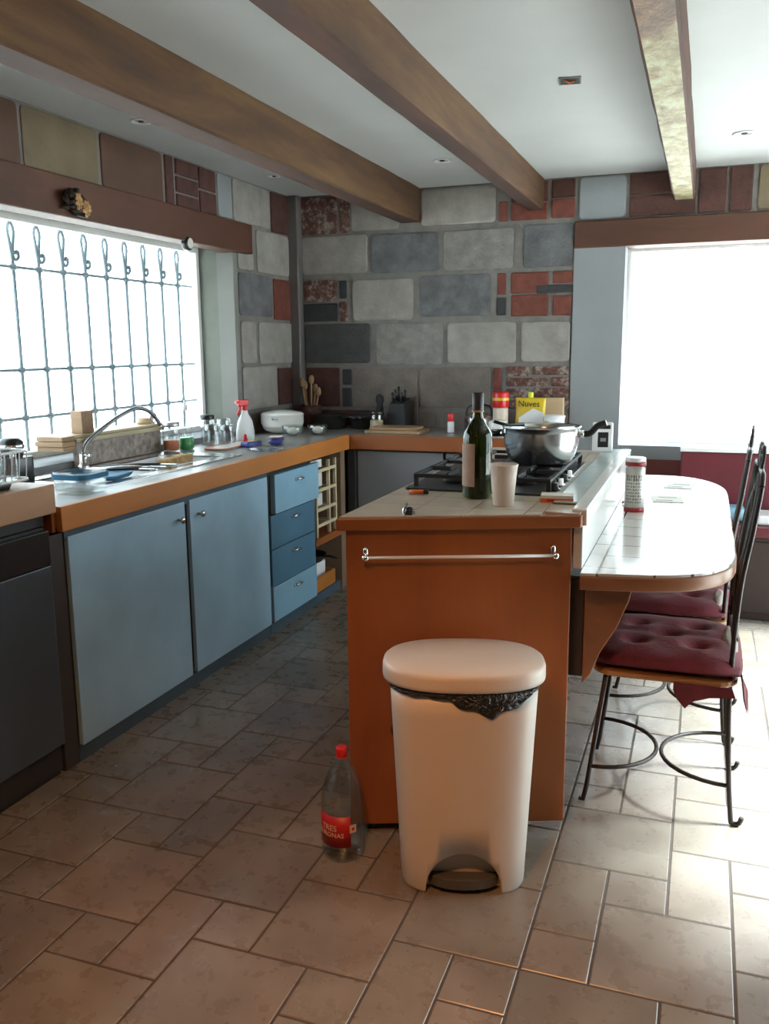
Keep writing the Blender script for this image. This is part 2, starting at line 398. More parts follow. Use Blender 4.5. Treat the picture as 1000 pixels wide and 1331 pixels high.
BACK = [(-2.509, -2.251, 2.141, 2.367, 'worn'), (-2.235, -2.167, 2.141, 2.366, 'worn'), (-2.156, -1.837, 2.149, 2.37, 'light'), (-1.692, -1.227, 2.157, 2.371, 'light'), (-1.207, -1.156, 2.155, 2.269, 'red'), (-1.134, -0.915, 2.156, 2.25, 'red'), (-1.134, -0.915, 2.258, 2.37, 'maroon'), (-0.893, -0.76, 2.157, 2.262, 'red'), (-0.893, -0.76, 2.27, 2.37, 'maroon'), (-2.505, -2.05, 1.893, 2.127, 'light'), (-2.023, -1.584, 1.885, 2.121, 'grey'), (-1.55, -1.115, 1.886, 2.119, 'pale'), (-1.055, -0.762, 1.883, 2.128, 'grey'), (-2.495, -2.265, 1.722, 1.858, 'worn'), (-2.244, -2.196, 1.738, 1.848, 'black'), (-2.499, -2.263, 1.595, 1.708, 'black'), (-2.247, -2.193, 1.591, 1.718, 'worn'), (-2.155, -1.744, 1.596, 1.848, 'light'), (-1.704, -1.252, 1.611, 1.86, 'grey'), (-1.21, -1.158, 1.732, 1.858, 'red'), (-1.213, -1.156, 1.61, 1.714, 'black'), (-1.126, -0.903, 1.736, 1.857, 'red'), (-1.123, -0.901, 1.601, 1.727, 'red'), (-0.877, -0.76, 1.788, 1.858, 'red'), (-0.972, -0.758, 1.732, 1.78, 'black'), (-0.873, -0.764, 1.602, 1.718, 'red'), (-2.5, -2.037, 1.327, 1.578, 'dark'), (-1.994, -1.552, 1.316, 1.574, 'pale'), (-1.522, -1.091, 1.324, 1.57, 'light'), (-1.058, -0.768, 1.332, 1.567, 'light'), (-2.49, -2.256, 1.044, 1.297, 'maroon'), (-2.234, -2.174, 1.187, 1.287, 'black'), (-2.236, -2.176, 1.046, 1.167, 'black'), (-2.164, -1.72, 1.04, 1.296, 'dim'), (-1.704, -1.244, 1.046, 1.3, 'dim'), (-1.226, -1.178, 1.145, 1.295, 'red'), (-1.149, -1.007, 1.244, 1.304, 'worn'), (-0.988, -0.767, 1.253, 1.304, 'worn'), (-1.148, -0.894, 1.183, 1.235, 'worn'), (-0.875, -0.765, 1.184, 1.24, 'worn'), (-1.147, -0.996, 1.113, 1.169, 'worn'), (-0.976, -0.763, 1.12, 1.175, 'worn'), (-1.147, -0.891, 1.048, 1.105, 'worn'), (-0.872, -0.761, 1.051, 1.111, 'worn'),
        (-2.5, -2.05, .80, 1.022, 'maroon'), (-2.03, -1.60, .80, 1.02, 'dim'), (-1.57, -1.15, .80, 1.025, 'dim'), (-1.12, -.765, .80, 1.025, 'dim'),
        (-.735, -.475, 2.14, 2.372, 'pgrey'), (-.455, -.10, 2.258, 2.372, 'maroon'), (-.455, -.10, 2.14, 2.252, 'maroon'), (-.085, .06, 2.14, 2.372, 'maroon'), (.075, .19, 2.14, 2.372, 'maroon'), (.22, .66, 2.14, 2.372, 'tan'), (.70, 1.15, 2.14, 2.372, 'brown'), (1.18, 1.58, 2.14, 2.372, 'tan')]
LEFT = [(4.593, 5.045, 2.143, 2.37, 'light'), (4.425, 4.578, 2.143, 2.37, 'pgrey'), (5.062, 5.293, 2.133, 2.37, 'maroon'), (4.625, 4.811, 1.879, 2.123, 'light'), (4.855, 5.29, 1.879, 2.123, 'light'), (4.623, 5.045, 1.617, 1.861, 'grey'), (5.065, 5.303, 1.603, 1.853, 'red'), (4.628, 4.808, 1.34, 1.585, 'light'), (4.847, 5.331, 1.333, 1.583, 'light'), (4.627, 5.07, 1.065, 1.318, 'light'), (5.09, 5.324, 1.067, 1.3, 'maroon'), (4.62, 5.3, .80, 1.04, 'dim'),
        (4.24, 4.405, 2.135, 2.25, 'maroon'), (4.24, 4.405, 2.26, 2.37, 'maroon'), (4.018, 4.225, 2.135, 2.20, 'maroon'), (4.018, 4.225, 2.21, 2.285, 'maroon'), (4.018, 4.225, 2.295, 2.37, 'maroon'), (3.925, 3.994, 2.135, 2.37, 'maroon'), (3.427, 3.897, 2.135, 2.37, 'brown'), (2.944, 3.399, 2.135, 2.37, 'tan'), (2.471, 2.923, 2.135, 2.37, 'brown'), (2.0, 2.45, 2.135, 2.37, 'tan'), (1.5, 1.98, 2.135, 2.37, 'brown')]
BM = ['mortar', 'block_light', 'block_pale', 'block_grey', 'block_dark', 'block_dim', 'brick_red', 'brick_maroon', 'brick_black', 'brick_worn', 'block_tan', 'block_brown', 'wall_plaster', 'wall_maroon', 'jamb_plaster', 'jamb_inner']
KEY = dict(light=1, pale=2, grey=3, dark=4, dim=5, red=6, maroon=7, black=8, worn=9, tan=10, brown=11, pgrey=12)
def block_face(mb, a0, a1, z0, z1, mat, f):
    """raised block with soft rounded corners; f maps (along, z, height) to world"""
    w_, h_ = a1-a0, z1-z0; r = min(.022, w_*.25, h_*.25) if mat not in (6, 7, 8) else min(.006, w_*.2)
    d = random.uniform(.007, .012)
    outer = rrect(a0, a1, z0, z1, r, 3); ins = .006; inner = rrect(a0+ins, a1-ins, z0+ins, z1-ins, max(r-.003, .002), 3)
    mb.loft([[f(a, z, 0) for a, z in outer], [f(a, z, d*.7) for a, z in outer], [f(a, z, d) for a, z in inner]], mat, False, False, True)
# back wall: block part, column, wall below and above the window
mb = MB()
mb.box(-2.9, -.755, YB, YB+.28, 0, ZC, 0)
mb.box(-.755, XR, YB+.002, YB+.28, 2.13, ZC, 0)
mb.box(-.755, -.465, YB-.012, YB+.28, 0, 1.99, 12)
mb.box(-.465, XR, YB, YB+.28, 0, .76, 13); mb.box(-.465, XR, YB-.004, YB+.28, .76, .84, 12)
mb.box(1.4, XR, YB, YB+.28, .84, 1.99, 12)
for a0, a1, z0, z1, k in BACK: block_face(mb, a0, a1, z0, z1, KEY[k], lambda a, z, h: (a, YB-h, z))
props(mb.build('wall_back', BM, weld=False), kind='structure')
# left wall
mb = MB()
mb.box(XL-.28, XL, 4.57, YB, 0, ZC, 0); mb.box(XL-.28, XL, 1.2, 4.57, 2.0, ZC, 0)
mb.box(XL-.28, XL, 1.2, 4.57, 0, .95, 12); mb.box(XL-.28, XL, YF, 1.2, 0, ZC, 12)
mb.box(XL-.28, XL-.10, 4.568, 4.60, .95, 1.99, 14); mb.box(XL-.10, XL+.006, 4.562, 4.612, .923, 1.963, 15)
for a0, a1, z0, z1, k in LEFT: block_face(mb, a0, a1, z0, z1, KEY[k], lambda a, z, h: (XL+h, a, z))
props(mb.build('wall_left', BM, weld=False), kind='structure')
# right wall with a glazed door, and the wall behind the camera
mb = MB()
mb.box(XR, XR+.2, YF, 2.4, 0, ZC); mb.box(XR, XR+.2, 2.4, 4.95, 2.1, ZC); mb.box(XR, XR+.2, 4.95, YB+.28, 0, ZC)
props(mb.build('wall_right', 'wall_plaster'), kind='structure')
props(MB().box(XL-.28, XR+.2, YF-.2, YF, 0, ZC).build('wall_front', 'block_tan'), kind='structure')
# lintels
mb = MB(); mb.box(XL-.06, XL+.055, 1.15, 4.72, 1.965, 2.13)
o = mb.build('trim_1', 'lintel_wood', bevel=.006); props(o, 'long dark wooden lintel beam over the barred window', kind='structure')
mb = MB(); mb.box(-.755, XR-.002, YB-.03, YB+.2, 1.98, 2.128)
o = mb.build('trim_2', 'lintel_wood', bevel=.005); props(o, 'wooden lintel over the bright back window', kind='structure')
# window 1 (left)
def window_frame(name, axis, a0, a1, z0, z1, pos, mullions, t=.035):
    root = thing(name, None, None, (0, 0, 0)); del_ = root
    root['kind'] = 'structure'
    fr = MB()
    def bx(u0, u1, w0, w1, d=.02):
        if axis == 'x': fr.box(pos-d, pos+d, u0, u1, w0, w1)
        else: fr.box(u0, u1, pos-d, pos+d, w0, w1)
    bx(a0, a1, z0, z0+t); bx(a0, a1, z1-t, z1); bx(a0, a0+t, z0+t, z1-t); bx(a1-t, a1, z0+t, z1-t)
    for q in mullions: bx(q-.014, q+.014, z0+t, z1-t, .015)
    fr.build('window_frame', 'white_paint', root, .003)
    gl = MB(); e = .004
    if axis == 'x': gl.box(pos-.003, pos+.003, a0+e, a1-e, z0+e, z1-e)
    else: gl.box(a0+e, a1-e, pos-.003, pos+.003, z0+e, z1-e)
    gl.build('window_pane', 'window_glass', root)
    return root
window_frame('window_1', 'x', 1.2, 4.57, .95, 2.0, XL-.24, [], .03)
window_frame('window_2', 'y', -.465, 1.4, .84, 1.985, YB+.2, [], .02)
r = window_frame('door_1', 'x', 2.4, 4.95, 0.0, 2.1, XR+.1, [3.68], .05)
# ceiling beams (each a thing of its own)
def beam(x0, x1, z0, y0, y1, mats, label, bow=0):
    mb = MB(); rings = []; N = 40
    for k in range(N+1):
        y = y0+(y1-y0)*k/N; j = lambda a=.0022: random.uniform(-a, a)
        dx = bow*math.sin(PI*k/N)
        pr = [(x0+dx+j(), z0+.006+j()), (x0+dx+.008, z0+j(.001)), (x1+dx-.008, z0+j(.001)), (x1+dx+j(), z0+.007), (x1+dx+j(), ZC+.002), (x0+dx+j(), ZC+.002)]
        rings.append([(x, y, z) for x, z in pr])
    n = 6
    for a in range(N):
        for i in range(n):
            q = [rings[a][i], rings[a][(i+1) % n], rings[a+1][(i+1) % n], rings[a+1][i]]
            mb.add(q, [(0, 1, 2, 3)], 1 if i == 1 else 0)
    mb.add(rings[0], [tuple(range(n))]); mb.add(rings[-1], [tuple(reversed(range(n)))])
    o = mb.build('ceiling_beam', mats); props(o, label, 'beam'); return o
beam(-1.825, -1.70, 2.178, YF+.001, YB-.014, ['beam_wood', 'beam_under'], 'brown wooden ceiling beam nearest the barred window')
beam(-1.035, -.94, 2.208, YF+.001, YB-.014, ['beam_wood', 'beam_under'], 'wooden ceiling beam with dark knots running above the cooktop', -.005)
beam(-.215, -.105, 2.215, YF+.001, YB-.014, ['beam_under', 'beam_worn'], 'rightmost ceiling beam, its underside patched with cream flaking paint')
# corner conduit
o = MB().prism(rrect(-2.572, -2.497, 5.29, 5.362, .012, 3), .922, ZC-.002).build('corner_post', 'grey_conduit'); props(o, 'grey vertical post in the room corner', 'post')
o = MB().box(-1.735, -1.712, YB-.03, YB-.013, .925, 1.12).build('wall_conduit', 'grey_conduit', bevel=.003); props(o, 'short grey metal conduit on the wall behind the knife block', 'conduit')
# ceiling spots
for (x, y, l, k) in ((-2.315, 3.38, 'round recessed ceiling spotlight above the barred window', 1), (-2.34, 4.67, 'small recessed ceiling light nearest the room corner', .8), (-1.347, 4.635, 'recessed ceiling spotlight between the two left beams', 1), (.111, 4.60, 'white recessed ceiling spotlight right of the flaking beam', 1.1)):
    t = thing('ceiling_spotlight', l, 'ceiling light', (x, y, ZC))
    R_ = .045*k
    MB().lathe([(R_*.66, .0), (R_*.66, -.004), (R_, -.006), (R_*1.03, -.001), (R_*.9, .0)], n=28, cap0=False, cap1=False).build('trim_ring', 'white_paint', t)
    MB().lathe([(R_*.64, -.0015), (R_*.64, -.001)], n=24).build('lamp_face', 'steel_soft', t)
    MB().ball((0, 0, -.004), R_*.3, R_*.3, .004).build('bulb', 'ink_black', t)
t = thing('junction_box', 'open square junction box in the ceiling between beams', 'junction box', (-.524, 3.475, ZC), math.radians(8))
fr = MB(); fr.box(-.04, .04, -.045, -.037, -.004, .0); fr.box(-.04, .04, .037, .045, -.004, 0); fr.box(-.04, -.034, -.037, .037, -.004, 0); fr.box(.034, .04, -.037, .037, -.004, 0)
fr.build('rim', 'mortar', t); MB().box(-.034, .034, -.037, .037, -.0015, -.0005).build('opening', 'black_matte', t)
MB().tube([(-.02, -.01, -.002), (0, .01, -.008), (.02, .0, -.003)], .0035, 6).build('wire', 'orange_plastic', t)
# window grille
t = thing('window_grille', 'wrought iron security grille with scrolled bars across the window', 'window grille', (-2.9, 3.0, .95), group=None)
gx = 0
def gw(mb): return mb
for nm, z in (('top_rail', 1.788), ('middle_rail', 1.338), ('lower_rail', 1.122)):
    MB().tube([(0, -1.7, z-.95), (0, 1.66, z-.95)], .0075, 6).build(nm, 'grille_iron_bloom', t)
bar = None
for k in range(-7, 10):
    y = 4.506-.1627*(9-k)-3.0
    if bar is None:
        mb = MB(); mb.tube([(0, 0, -.01), (0, 0, .87)], .008, 6)
        mb.tube([(0, 0, .85), (0, -.012, .95), (0, -.018, 1.0), (0, .0, 1.03), (0, .018, 1.0), (0, .012, .95), (0, .004, .89), (0, .02, .87), (0, .037, .883), (0, .035, .905), (0, .022, .905), (0, .022, .892)], .0075, 6, smoothpts=5)
        for z in (1.788, 1.338, 1.122):
            mb.ball((0, 0, z-.95), .014, .024, .018, n=8, k=4)
        bar = mb.build('bar', 'grille_iron_bloom', t); bar.location = (0, y, 0)
    else:
        b_ = bar.copy(); C.objects.link(b_); b_.parent = t; b_.location = (0, y, 0)
# wall paving outside
o = MB().box(-14, 14, -10, 18, -.35, -.14).build('ground', 'outdoor_paving'); props(o, 'pale paving outside the windows', kind='structure')

# ------------------------------------------------------------------ LEFT RUN
ZW = .921
def world_part(root, name, mb, mat, bevel=0):
    o = mb.build(name, mat, root, bevel, world=root.location); o.location = (0, 0, 0); return o
CX = -1.98
def knob(root, y, z):
    mb = MB(); mb.lathe([(.006, 0), (.005, .016), (.013, .020), (.015, .027), (.010, .032), (.003, .033)], n=16, M=Matrix.Translation((CX, y, z)) @ Matrix.Rotation(PI/2, 4, 'Y'))
    return world_part(root, 'knob', mb, 'steel')
def cup_handle(root, x, y, z):
    mb = MB(); N = 10
    mb.tube([(x-.001, y-.034, z), (x+.018, y-.03, z+.002), (x+.024, y, z+.004), (x+.018, y+.03, z+.002), (x-.001, y+.034, z)], .0055, 8, smoothpts=5)
    mb.ball((x+.003, y-.034, z), .006, .008, .010, n=8, k=5); mb.ball((x+.003, y+.034, z), .006, .008, .010, n=8, k=5)
    mb.ball((x+.019, y, z+.003), .007, .02, .009, n=10, k=6)
    return world_part(root, 'handle', mb, 'chrome')
# sink cabinet
t = thing('base_cabinet', 'pale blue two-door sink cabinet under the left worktop', 'cabinet', (-2.25, 3.05, 0))
mb = MB(); mb.box(XL+.01, CX-.02, 2.325, 3.785, .055, .78); world_part(t, 'body', mb, 'carcass_dark')
mb = MB(); mb.box(XL+.01, CX-.012, 2.325, 3.785, .0, .055); world_part(t, 'plinth', mb, 'plinth_paint')
mb = MB(); mb.box(XL+.01, CX-.01, 2.25, 2.322, 0, .825); world_part(t, 'end_post', mb, 'dark_post', .003)
mb = MB(); mb.box(CX-.03, CX-.006, 2.325, 3.785, .795, .835); world_part(t, 'top_rail', mb, 'plinth_paint')
for (y0, y1, ky) in ((2.335, 3.045, 2.99), (3.082, 3.775, 3.142)):
    mb = MB(); mb.box(CX-.018, CX, y0, y1, .06, .808); d = world_part(t, 'door', mb, 'blue_paint', .002)
    k_ = knob(t, ky, .742); k_.parent = d
# drawer unit
t = thing('drawer_unit', 'blue four-drawer unit with chrome handles beside the open rack', 'drawers', (-2.25, 4.06, 0))
mb = MB(); mb.box(XL+.01, CX-.022, 3.79, 4.325, .055, .82); world_part(t, 'body', mb, 'carcass_dark')
mb = MB(); mb.box(XL+.01, CX-.012, 3.79, 4.33, 0, .055); world_part(t, 'plinth', mb, 'plinth_paint')
for k, (z0, z1, y0, y1, mt, px) in enumerate(((.612, .808, 3.84, 4.365, 'blue_drawer_paint', .008), (.437, .606, 3.80, 4.322, 'blue_dark_drawer', 0), (.247, .433, 3.80, 4.322, 'blue_dark_drawer', 0), (.062, .243, 3.80, 4.325, 'blue_drawer_paint', .003))):
    mb = MB(); mb.box(CX-.02, CX+px, y0, y1, z0, z1); d = world_part(t, 'drawer', mb, mt, .002)
    if k in (1, 2): lab(d, 'darker blue drawer front')
    h = cup_handle(t, CX+px, (y0+y1)/2+.005, (z0+z1)/2+.045); h.parent = d
# open rack bay
t = thing('open_shelf_bay', 'open shelf bay with brown side panel at the worktop corner', 'shelf unit', (-2.2, 4.55, 0))
mb = MB(); mb.box(XL+.01, CX-.005, 4.71, 4.775, .0, .835); world_part(t, 'side_panel', mb, 'side_panel_wood', .002)
mb = MB(); mb.box(XL+.01, XL+.03, 4.33, 4.71, .0, .835); world_part(t, 'back_panel', mb, 'carcass_dark')
mb = MB(); mb.box(XL+.03, CX+.0, 4.335, 4.71, .335, .375); world_part(t, 'shelf', mb, 'orange_wood_x', .002)
mb = MB(); mb.box(XL+.03, CX-.02, 4.335, 4.71, .0, .05); world_part(t, 'base_board', mb, 'plinth_paint', .002)
t = thing('storage_rack', 'pale wooden slatted pull-out rack in the open bay', 'rack', (-2.1, 4.52, .376))
for z in (.43, .52, .63, .74):
    mb = MB()
    for x in (-2.30, -2.0): mb.box(x-.008, x+.008, 4.376, 4.66, z, z+.018)
    for i in range(6): mb.box(-2.30, -2.0, 4.377+i*.054, 4.395+i*.054, z+.0, z+.008)
    world_part(t, 'tray_frame', mb, 'pale_wood', .0015)
for x, y in ((-2.30, 4.384), (-2.0, 4.384), (-2.3, 4.655), (-2.0, 4.655), (-2.0, 4.56)):
    mb = MB(); mb.box(x-.009, x+.009, y-.008, y+.008, .376, .80); world_part(t, 'upright', mb, 'pale_wood', .0015)
for (z, h_, m_, l) in ((.649, .078, 'white_ceramic', 'white box on the upper middle tier of the slatted rack'), (.539, .07, 'white_plastic', 'white carton on the lower middle tier of the slatted rack'), (.759, .045, 'white_plastic', 'flat white box on the top tier of the slatted rack')):
    mb = MB(); mb.prism(rrect(-2.22, -2.03, 4.385, 4.55, .012), z, z+h_, 0, True); o = mb.build('storage_box', m_, bevel=.003); props(o, l, 'box')
mb = MB(); mb.prism(rrect(-2.24, -2.02, 4.37, 4.62, .02), .30, .334, 0, True); o = MB()
o = thing('storage_crate', 'orange-brown wooden crate on the bay floor', 'crate', (-2.13, 4.52, .05))
mb = MB(); mb.box(-.12, .12, -.14, .14, 0, .012); mb.box(.108, .12, -.14, .14, .012, .085); mb.box(-.12, -.108, -.14, .14, .012, .085); mb.box(-.12, .12, -.14, -.128, .012, .085); mb.box(-.12, .12, .128, .14, .012, .085)
mb.build('crate_box', 'orange_wood', o, .002)
mb = MB(); mb.prism(rrect(-.09, .08, -.11, .1, .02), .013, .15, 0, True); mb.build('paper_pack', 'white_plastic', o, .004)
t = thing('frying_pan', 'black frying pan stored under the open bay shelf', 'pan', (-2.13, 4.52, .205))
mb = MB(); mb.lathe([(.09, 0), (.115, .04), (.118, .042), (.11, .04), (.088, .006)], n=28, cap1=True); mb.build('pan_body', 'black_matte', t)
mb = MB(); mb.tube([(.11, -.02, .036), (.16, -.03, .045), (.215, -.04, .04)], .008, 8); mb.build('handle', 'black_plastic', t)
# worktop
def edge_poly(): pass
t = thing('worktop', 'grey L-shaped worktop edged in orange wood, under the barred window', 'worktop', (-2.2, 3.6, .836))
SX0, SX1, SY0, SY1 = -2.48, -2.10, 2.62, 3.68
mb = MB()
mb.box(XL+.003, SX0, 2.28, YB-.015, .85, ZW-.001); mb.box(SX0, SX1, 2.28, SY0, .85, ZW-.001); mb.box(SX0, SX1, SY1, YB-.015, .85, ZW-.001)
mb.box(SX1, -1.977, 2.28, YB-.015, .85, ZW-.001); mb.box(-1.977, -.76, 4.80, YB-.015, .85, ZW-.001)
world_part(t, 'top_surface', mb, 'counter_top')
mb = MB(); mb.box(-1.977, -1.952, 2.28, 4.775, .836, ZW); world_part(t, 'front_edge', mb, 'orange_wood', .003)
mb = MB(); mb.box(-1.95, -.76, 4.775, 4.80, .836, ZW); world_part(t, 'back_run_edge', mb, 'orange_wood_x', .003)
mb = MB(); mb.box(XL+.003, -1.977, 2.262, 2.279, .836, ZW); world_part(t, 'end_edge', mb, 'orange_wood_x', .002)
# back base cabinets
for i, (x0, x1, l) in enumerate(((-1.925, -1.39, 'grey base cabinet left of the wine bottle, under the back worktop'), (-1.38, -.80, 'grey base cabinet mostly hidden behind the wine bottle and island'))):
    t = thing('base_cabinet', l, 'cabinet', ((x0+x1)/2, 5.05, 0))
    mb = MB(); mb.box(x0, x1, 4.84, YB-.015, .055, .83); world_part(t, 'body', mb, 'carcass_dark')
    mb = MB(); mb.box(x0+.004, x1-.004, 4.822, 4.839, .06, .822); world_part(t, 'door', mb, 'grey_door', .002)
    mb = MB(); mb.box(x0, x1, 4.86, 5.3, .0, .054); world_part(t, 'plinth', mb, 'plinth_paint')
o = MB().box(-1.975, -1.93, 4.80, 4.86, 0, .834).build('cabinet_post', 'black_matte'); props(o, 'black corner filler post between the two cabinet runs', 'post')
# appliance at the far left
t = thing('dishwasher', 'blue-grey built-in appliance with black control band at left', 'dishwasher', (-2.27, 1.92, 0))
mb = MB(); mb.box(XL+.01, -1.99, 1.63, 2.235, .02, .86); world_part(t, 'body', mb, 'carcass_dark')
mb = MB(); mb.box(-1.989, -1.968, 1.635, 2.232, .116, .735); world_part(t, 'door', mb, 'appliance_panel', .003)
mb = MB(); mb.box(-1.989, -1.965, 1.635, 2.232, .740, .852); world_part(t, 'control_panel', mb, 'black_plastic', .003)
mb = MB(); mb.box(-2.03, -2.0, 1.635, 2.232, .0, .11); world_part(t, 'kick_plate', mb, 'black_matte')
t = thing('raised_worktop', 'thick tan wooden worktop over the appliance at far left', 'worktop', (-2.27, 1.9, .9))
mb = MB(); mb.box(XL+.01, -1.955, .6, 2.262, .905, 1.0); world_part(t, 'slab', mb, 'block_top_wood', .003)
mb = MB(); mb.box(XL+.02, -2.0, .6, 2.25, .862, .904); world_part(t, 'support_rail', mb, 'carcass_dark')
t = thing('base_cabinet', 'blue base cabinet left of the built-in appliance, at the frame edge', 'cabinet', (-2.27, 1.1, 0))
mb = MB(); mb.box(XL+.01, -1.99, .6, 1.625, .02, .86); world_part(t, 'body', mb, 'carcass_dark')
mb = MB(); mb.box(-1.989, -1.968, .61, 1.62, .1, .85); world_part(t, 'door', mb, 'blue_paint', .003)
# sink
t = thing('kitchen_sink', 'stainless steel double-bowl sink set in the worktop', 'sink', (-2.29, 3.15, ZW))
mb = MB(); z = ZW+.004
def basin(mb, x0, x1, y0, y1, zb):
    tp = rrect(x0, x1, y0, y1, .05, 5); lo = rrect(x0+.02, x1-.02, y0+.02, y1-.02, .05, 5)
    mb.loft([[(x, y, z) for x, y in tp], [(x, y, z-.01) for x, y in tp], [(x, y, zb+.015) for x, y in lo], [(x*.9+(x0+x1)*.05, y*.9+(y0+y1)*.05, zb) for x, y in lo]], 0, True, False, True)
mb2 = MB(); basin(mb2, -2.44, -2.13, 2.70, 3.10, .79); world_part(t, 'basin', mb2, 'steel_soft')
mb2 = MB(); basin(mb2, -2.44, -2.13, 3.14, 3.60, .79); world_part(t, 'basin', mb2, 'steel_soft')
mb = MB(); y_ = ZW
for (x0, x1, y0, y1) in ((-2.50, -2.44, 2.60, 3.70), (-2.13, -2.07, 2.60, 3.70), (-2.44, -2.13, 2.60, 2.70), (-2.44, -2.13, 3.10, 3.14), (-2.44, -2.13, 3.60, 3.70)): mb.box(x0, x1, y0, y1, ZW-.0005, z+.001)
world_part(t, 'rim', mb, 'steel')
t = thing('gooseneck_faucet', 'tall chrome gooseneck faucet behind the sink', 'faucet', (-2.505, 3.09, ZW))
mb = MB(); mb.lathe([(.026, 0), (.026, .012), (.016, .02), (.015, .06), (.012, .07)], n=18); mb.build('base', 'steel', t)
mb = MB(); mb.tube([(0, 0, .06), (.0, .03, .11), (.01, .15, .17), (.02, .27, .215), (.03, .36, .235), (.04, .43, .22), (.05, .48, .18), (.055, .505, .145)], .0095, 10, smoothpts=5); mb.build('spout', 'dark_steel', t)
mb = MB(); mb.tube([(.0, -.0, .05), (.05, -.03, .06), (.08, -.05, .065)], .006, 8); mb.build('lever', 'steel', t)
# wooden ledge and tile backsplash
t = thing('window_ledge', 'pale wooden ledge over patterned tiles behind the sink', 'ledge', (-2.56, 3.4, ZW))
mb = MB(); mb.box(XL-.12, XL+.045, 3.08, 3.74, 1.03, 1.048); mb.box(XL-.12, XL+.03, 3.08, 3.74, 1.05, 1.062); world_part(t, 'board', mb, 'pale_wood', .002)
mb = MB(); mb.box(XL+.004, XL+.02, 3.10, 3.74, ZW+.001, 1.03); world_part(t, 'tile_strip', mb, 'backsplash_tile', .001)
mb = MB(); mb.box(XL-.1, XL+.04, 3.0, 3.075, 1.0, 1.02); mb.box(XL-.1, XL+.045, 2.99, 3.07, 1.021, 1.041); mb.box(XL-.1, XL+.035, 3.0, 3.08, 1.042, 1.062); world_part(t, 'end_blocks', mb, 'tan_wood', .002)
o = MB().box(XL-.05, XL+.01, 3.165, 3.245, 1.063, 1.16).build('wooden_block', 'tan_wood', bevel=.002); props(o, 'small upright wooden block standing on the window ledge', 'wooden block')
o = thing('tape_roll', 'tan roll of tape lying on the right end of the ledge', 'tape', (XL-.03, 3.68, 1.063))
mb = MB(); mb.lathe([(.020, 0), (.034, 0), (.034, .028), (.020, .028), (.020, 0)], n=24, cap0=False, cap1=False); mb.build('roll', 'carton', o)
o = thing('brass_ring', 'small brass ring stood by the tape roll on the ledge', 'ring', (XL+.0, 3.715, 1.09))
MB().tube([(0, .024*math.cos(a*PI/8), .024*math.sin(a*PI/8)) for a in range(16)], .004, 6, closed=True).build('ring', 'seat_board', o)
# ------------------------------------------------------------------ containers and small goods
def jar(loc, r, h, label, cat='jar', glass='clear_glass', fill=None, fillh=.5, lid=None, lidh=.02, name='glass_jar', neck=None, group=None):
    t = thing(name, label, cat, loc, group=group)
    n_ = neck or r*.95
    MB().lathe([(r*.9, 0), (r, .006), (r, h*.8), (n_, h*.93), (n_, h), (n_-.002, h), (n_-.002, h*.93), (r-.002, h*.79), (r-.002, .01), (r*.8, .006)], n=24, cap1=True).build('glass_body', glass, t)
    if fill: MB().lathe([(r*.85, .011), (r-.0035, .014), (r-.0035, h*fillh), (.004, h*fillh+.002)], n=20).build('contents', fill, t)
    if lid: MB().lathe([(n_+.003, h-.004), (n_+.004, h-.002), (n_+.004, h+lidh-.003), (n_, h+lidh)], n=24).build('lid', lid, t)
    return t
jar((-2.48, 3.725, ZW), .042, .13, 'glass jar of orange-red sauce at the right end of the ledge', fill='orange_plastic', fillh=.45, lid='steel_soft')
t = thing('dish_soap_bottle', 'clear dish soap bottle, bottom half green, by the sink', 'bottle', (-2.46, 3.83, ZW))
def lay(prof, sx, sy, n=24): return [[(r*sx*math.cos(2*PI*i/n), r*sy*math.sin(2*PI*i/n), z) for i in range(n)] for r, z in prof]
MB().loft(lay([(.9, 0), (1, .008), (1, .12), (.85, .165), (.4, .195), (.32, .2)], .034, .05)).build('bottle_body', 'clear_plastic', t)
MB().loft(lay([(.85, .004), (.93, .01), (.93, .062), (.5, .064)], .034, .05)).build('green_liquid', 'green_soap', t)
MB().lathe([(.012, .2), (.014, .203), (.014, .225), (.006, .232), (.005, .25)], n=14).build('cap', 'white_plastic', t)
jar((-2.40, 3.98, ZW), .036, .12, 'empty glass tumbler just right of the dish soap', 'glass', name='drinking_glass', group='tumblers by the window')
jar((-2.48, 4.07, ZW), .036, .14, 'tall glass with black lid at the wall behind the tumblers', 'jar', lid='black_plastic')
jar((-2.36, 4.07, ZW), .034, .11, 'short glass tumbler between the soap and spray bottles', 'glass', name='drinking_glass', group='tumblers by the window')
jar((-2.45, 4.19, ZW), .038, .13, 'clear tumbler standing closest to the white spray bottle', 'glass', name='drinking_glass', group='tumblers by the window')
t = thing('serving_tray', 'white tray with orange-red rim under the tumblers', 'tray', (-2.30, 4.0, ZW))
MB().loft([[(x, y, 0) for x, y in rrect(-.07, .05, -.16, .2, .03)], [(x*1.06, y*1.04, .008) for x, y in rrect(-.07, .05, -.16, .2, .03)]], smooth=True).build('tray_base', 'white_ceramic', t)
MB().tube([(x*1.06, y*1.04, .008) for x, y in rrect(-.07, .05, -.16, .2, .03)], .003, 6, closed=True).build('rim', 'orange_plastic', t)
t = thing('spray_bottle', 'white spray bottle with red trigger head near the wall', 'spray bottle', (-2.38, 4.30, ZW), math.radians(65))
MB().loft(lay([(.92, 0), (1, .01), (1, .05), (.8, .11), (.38, .15), (.30, .17)], .058, .034)).build('bottle_body', 'white_plastic', t)
mb = MB(); mb.lathe([(.015, .168), (.016, .19), (.013, .195)], n=14); mb.box(-.045, .022, -.012, .012, .195, .228); mb.build('spray_head', 'red_plastic', t, .004)
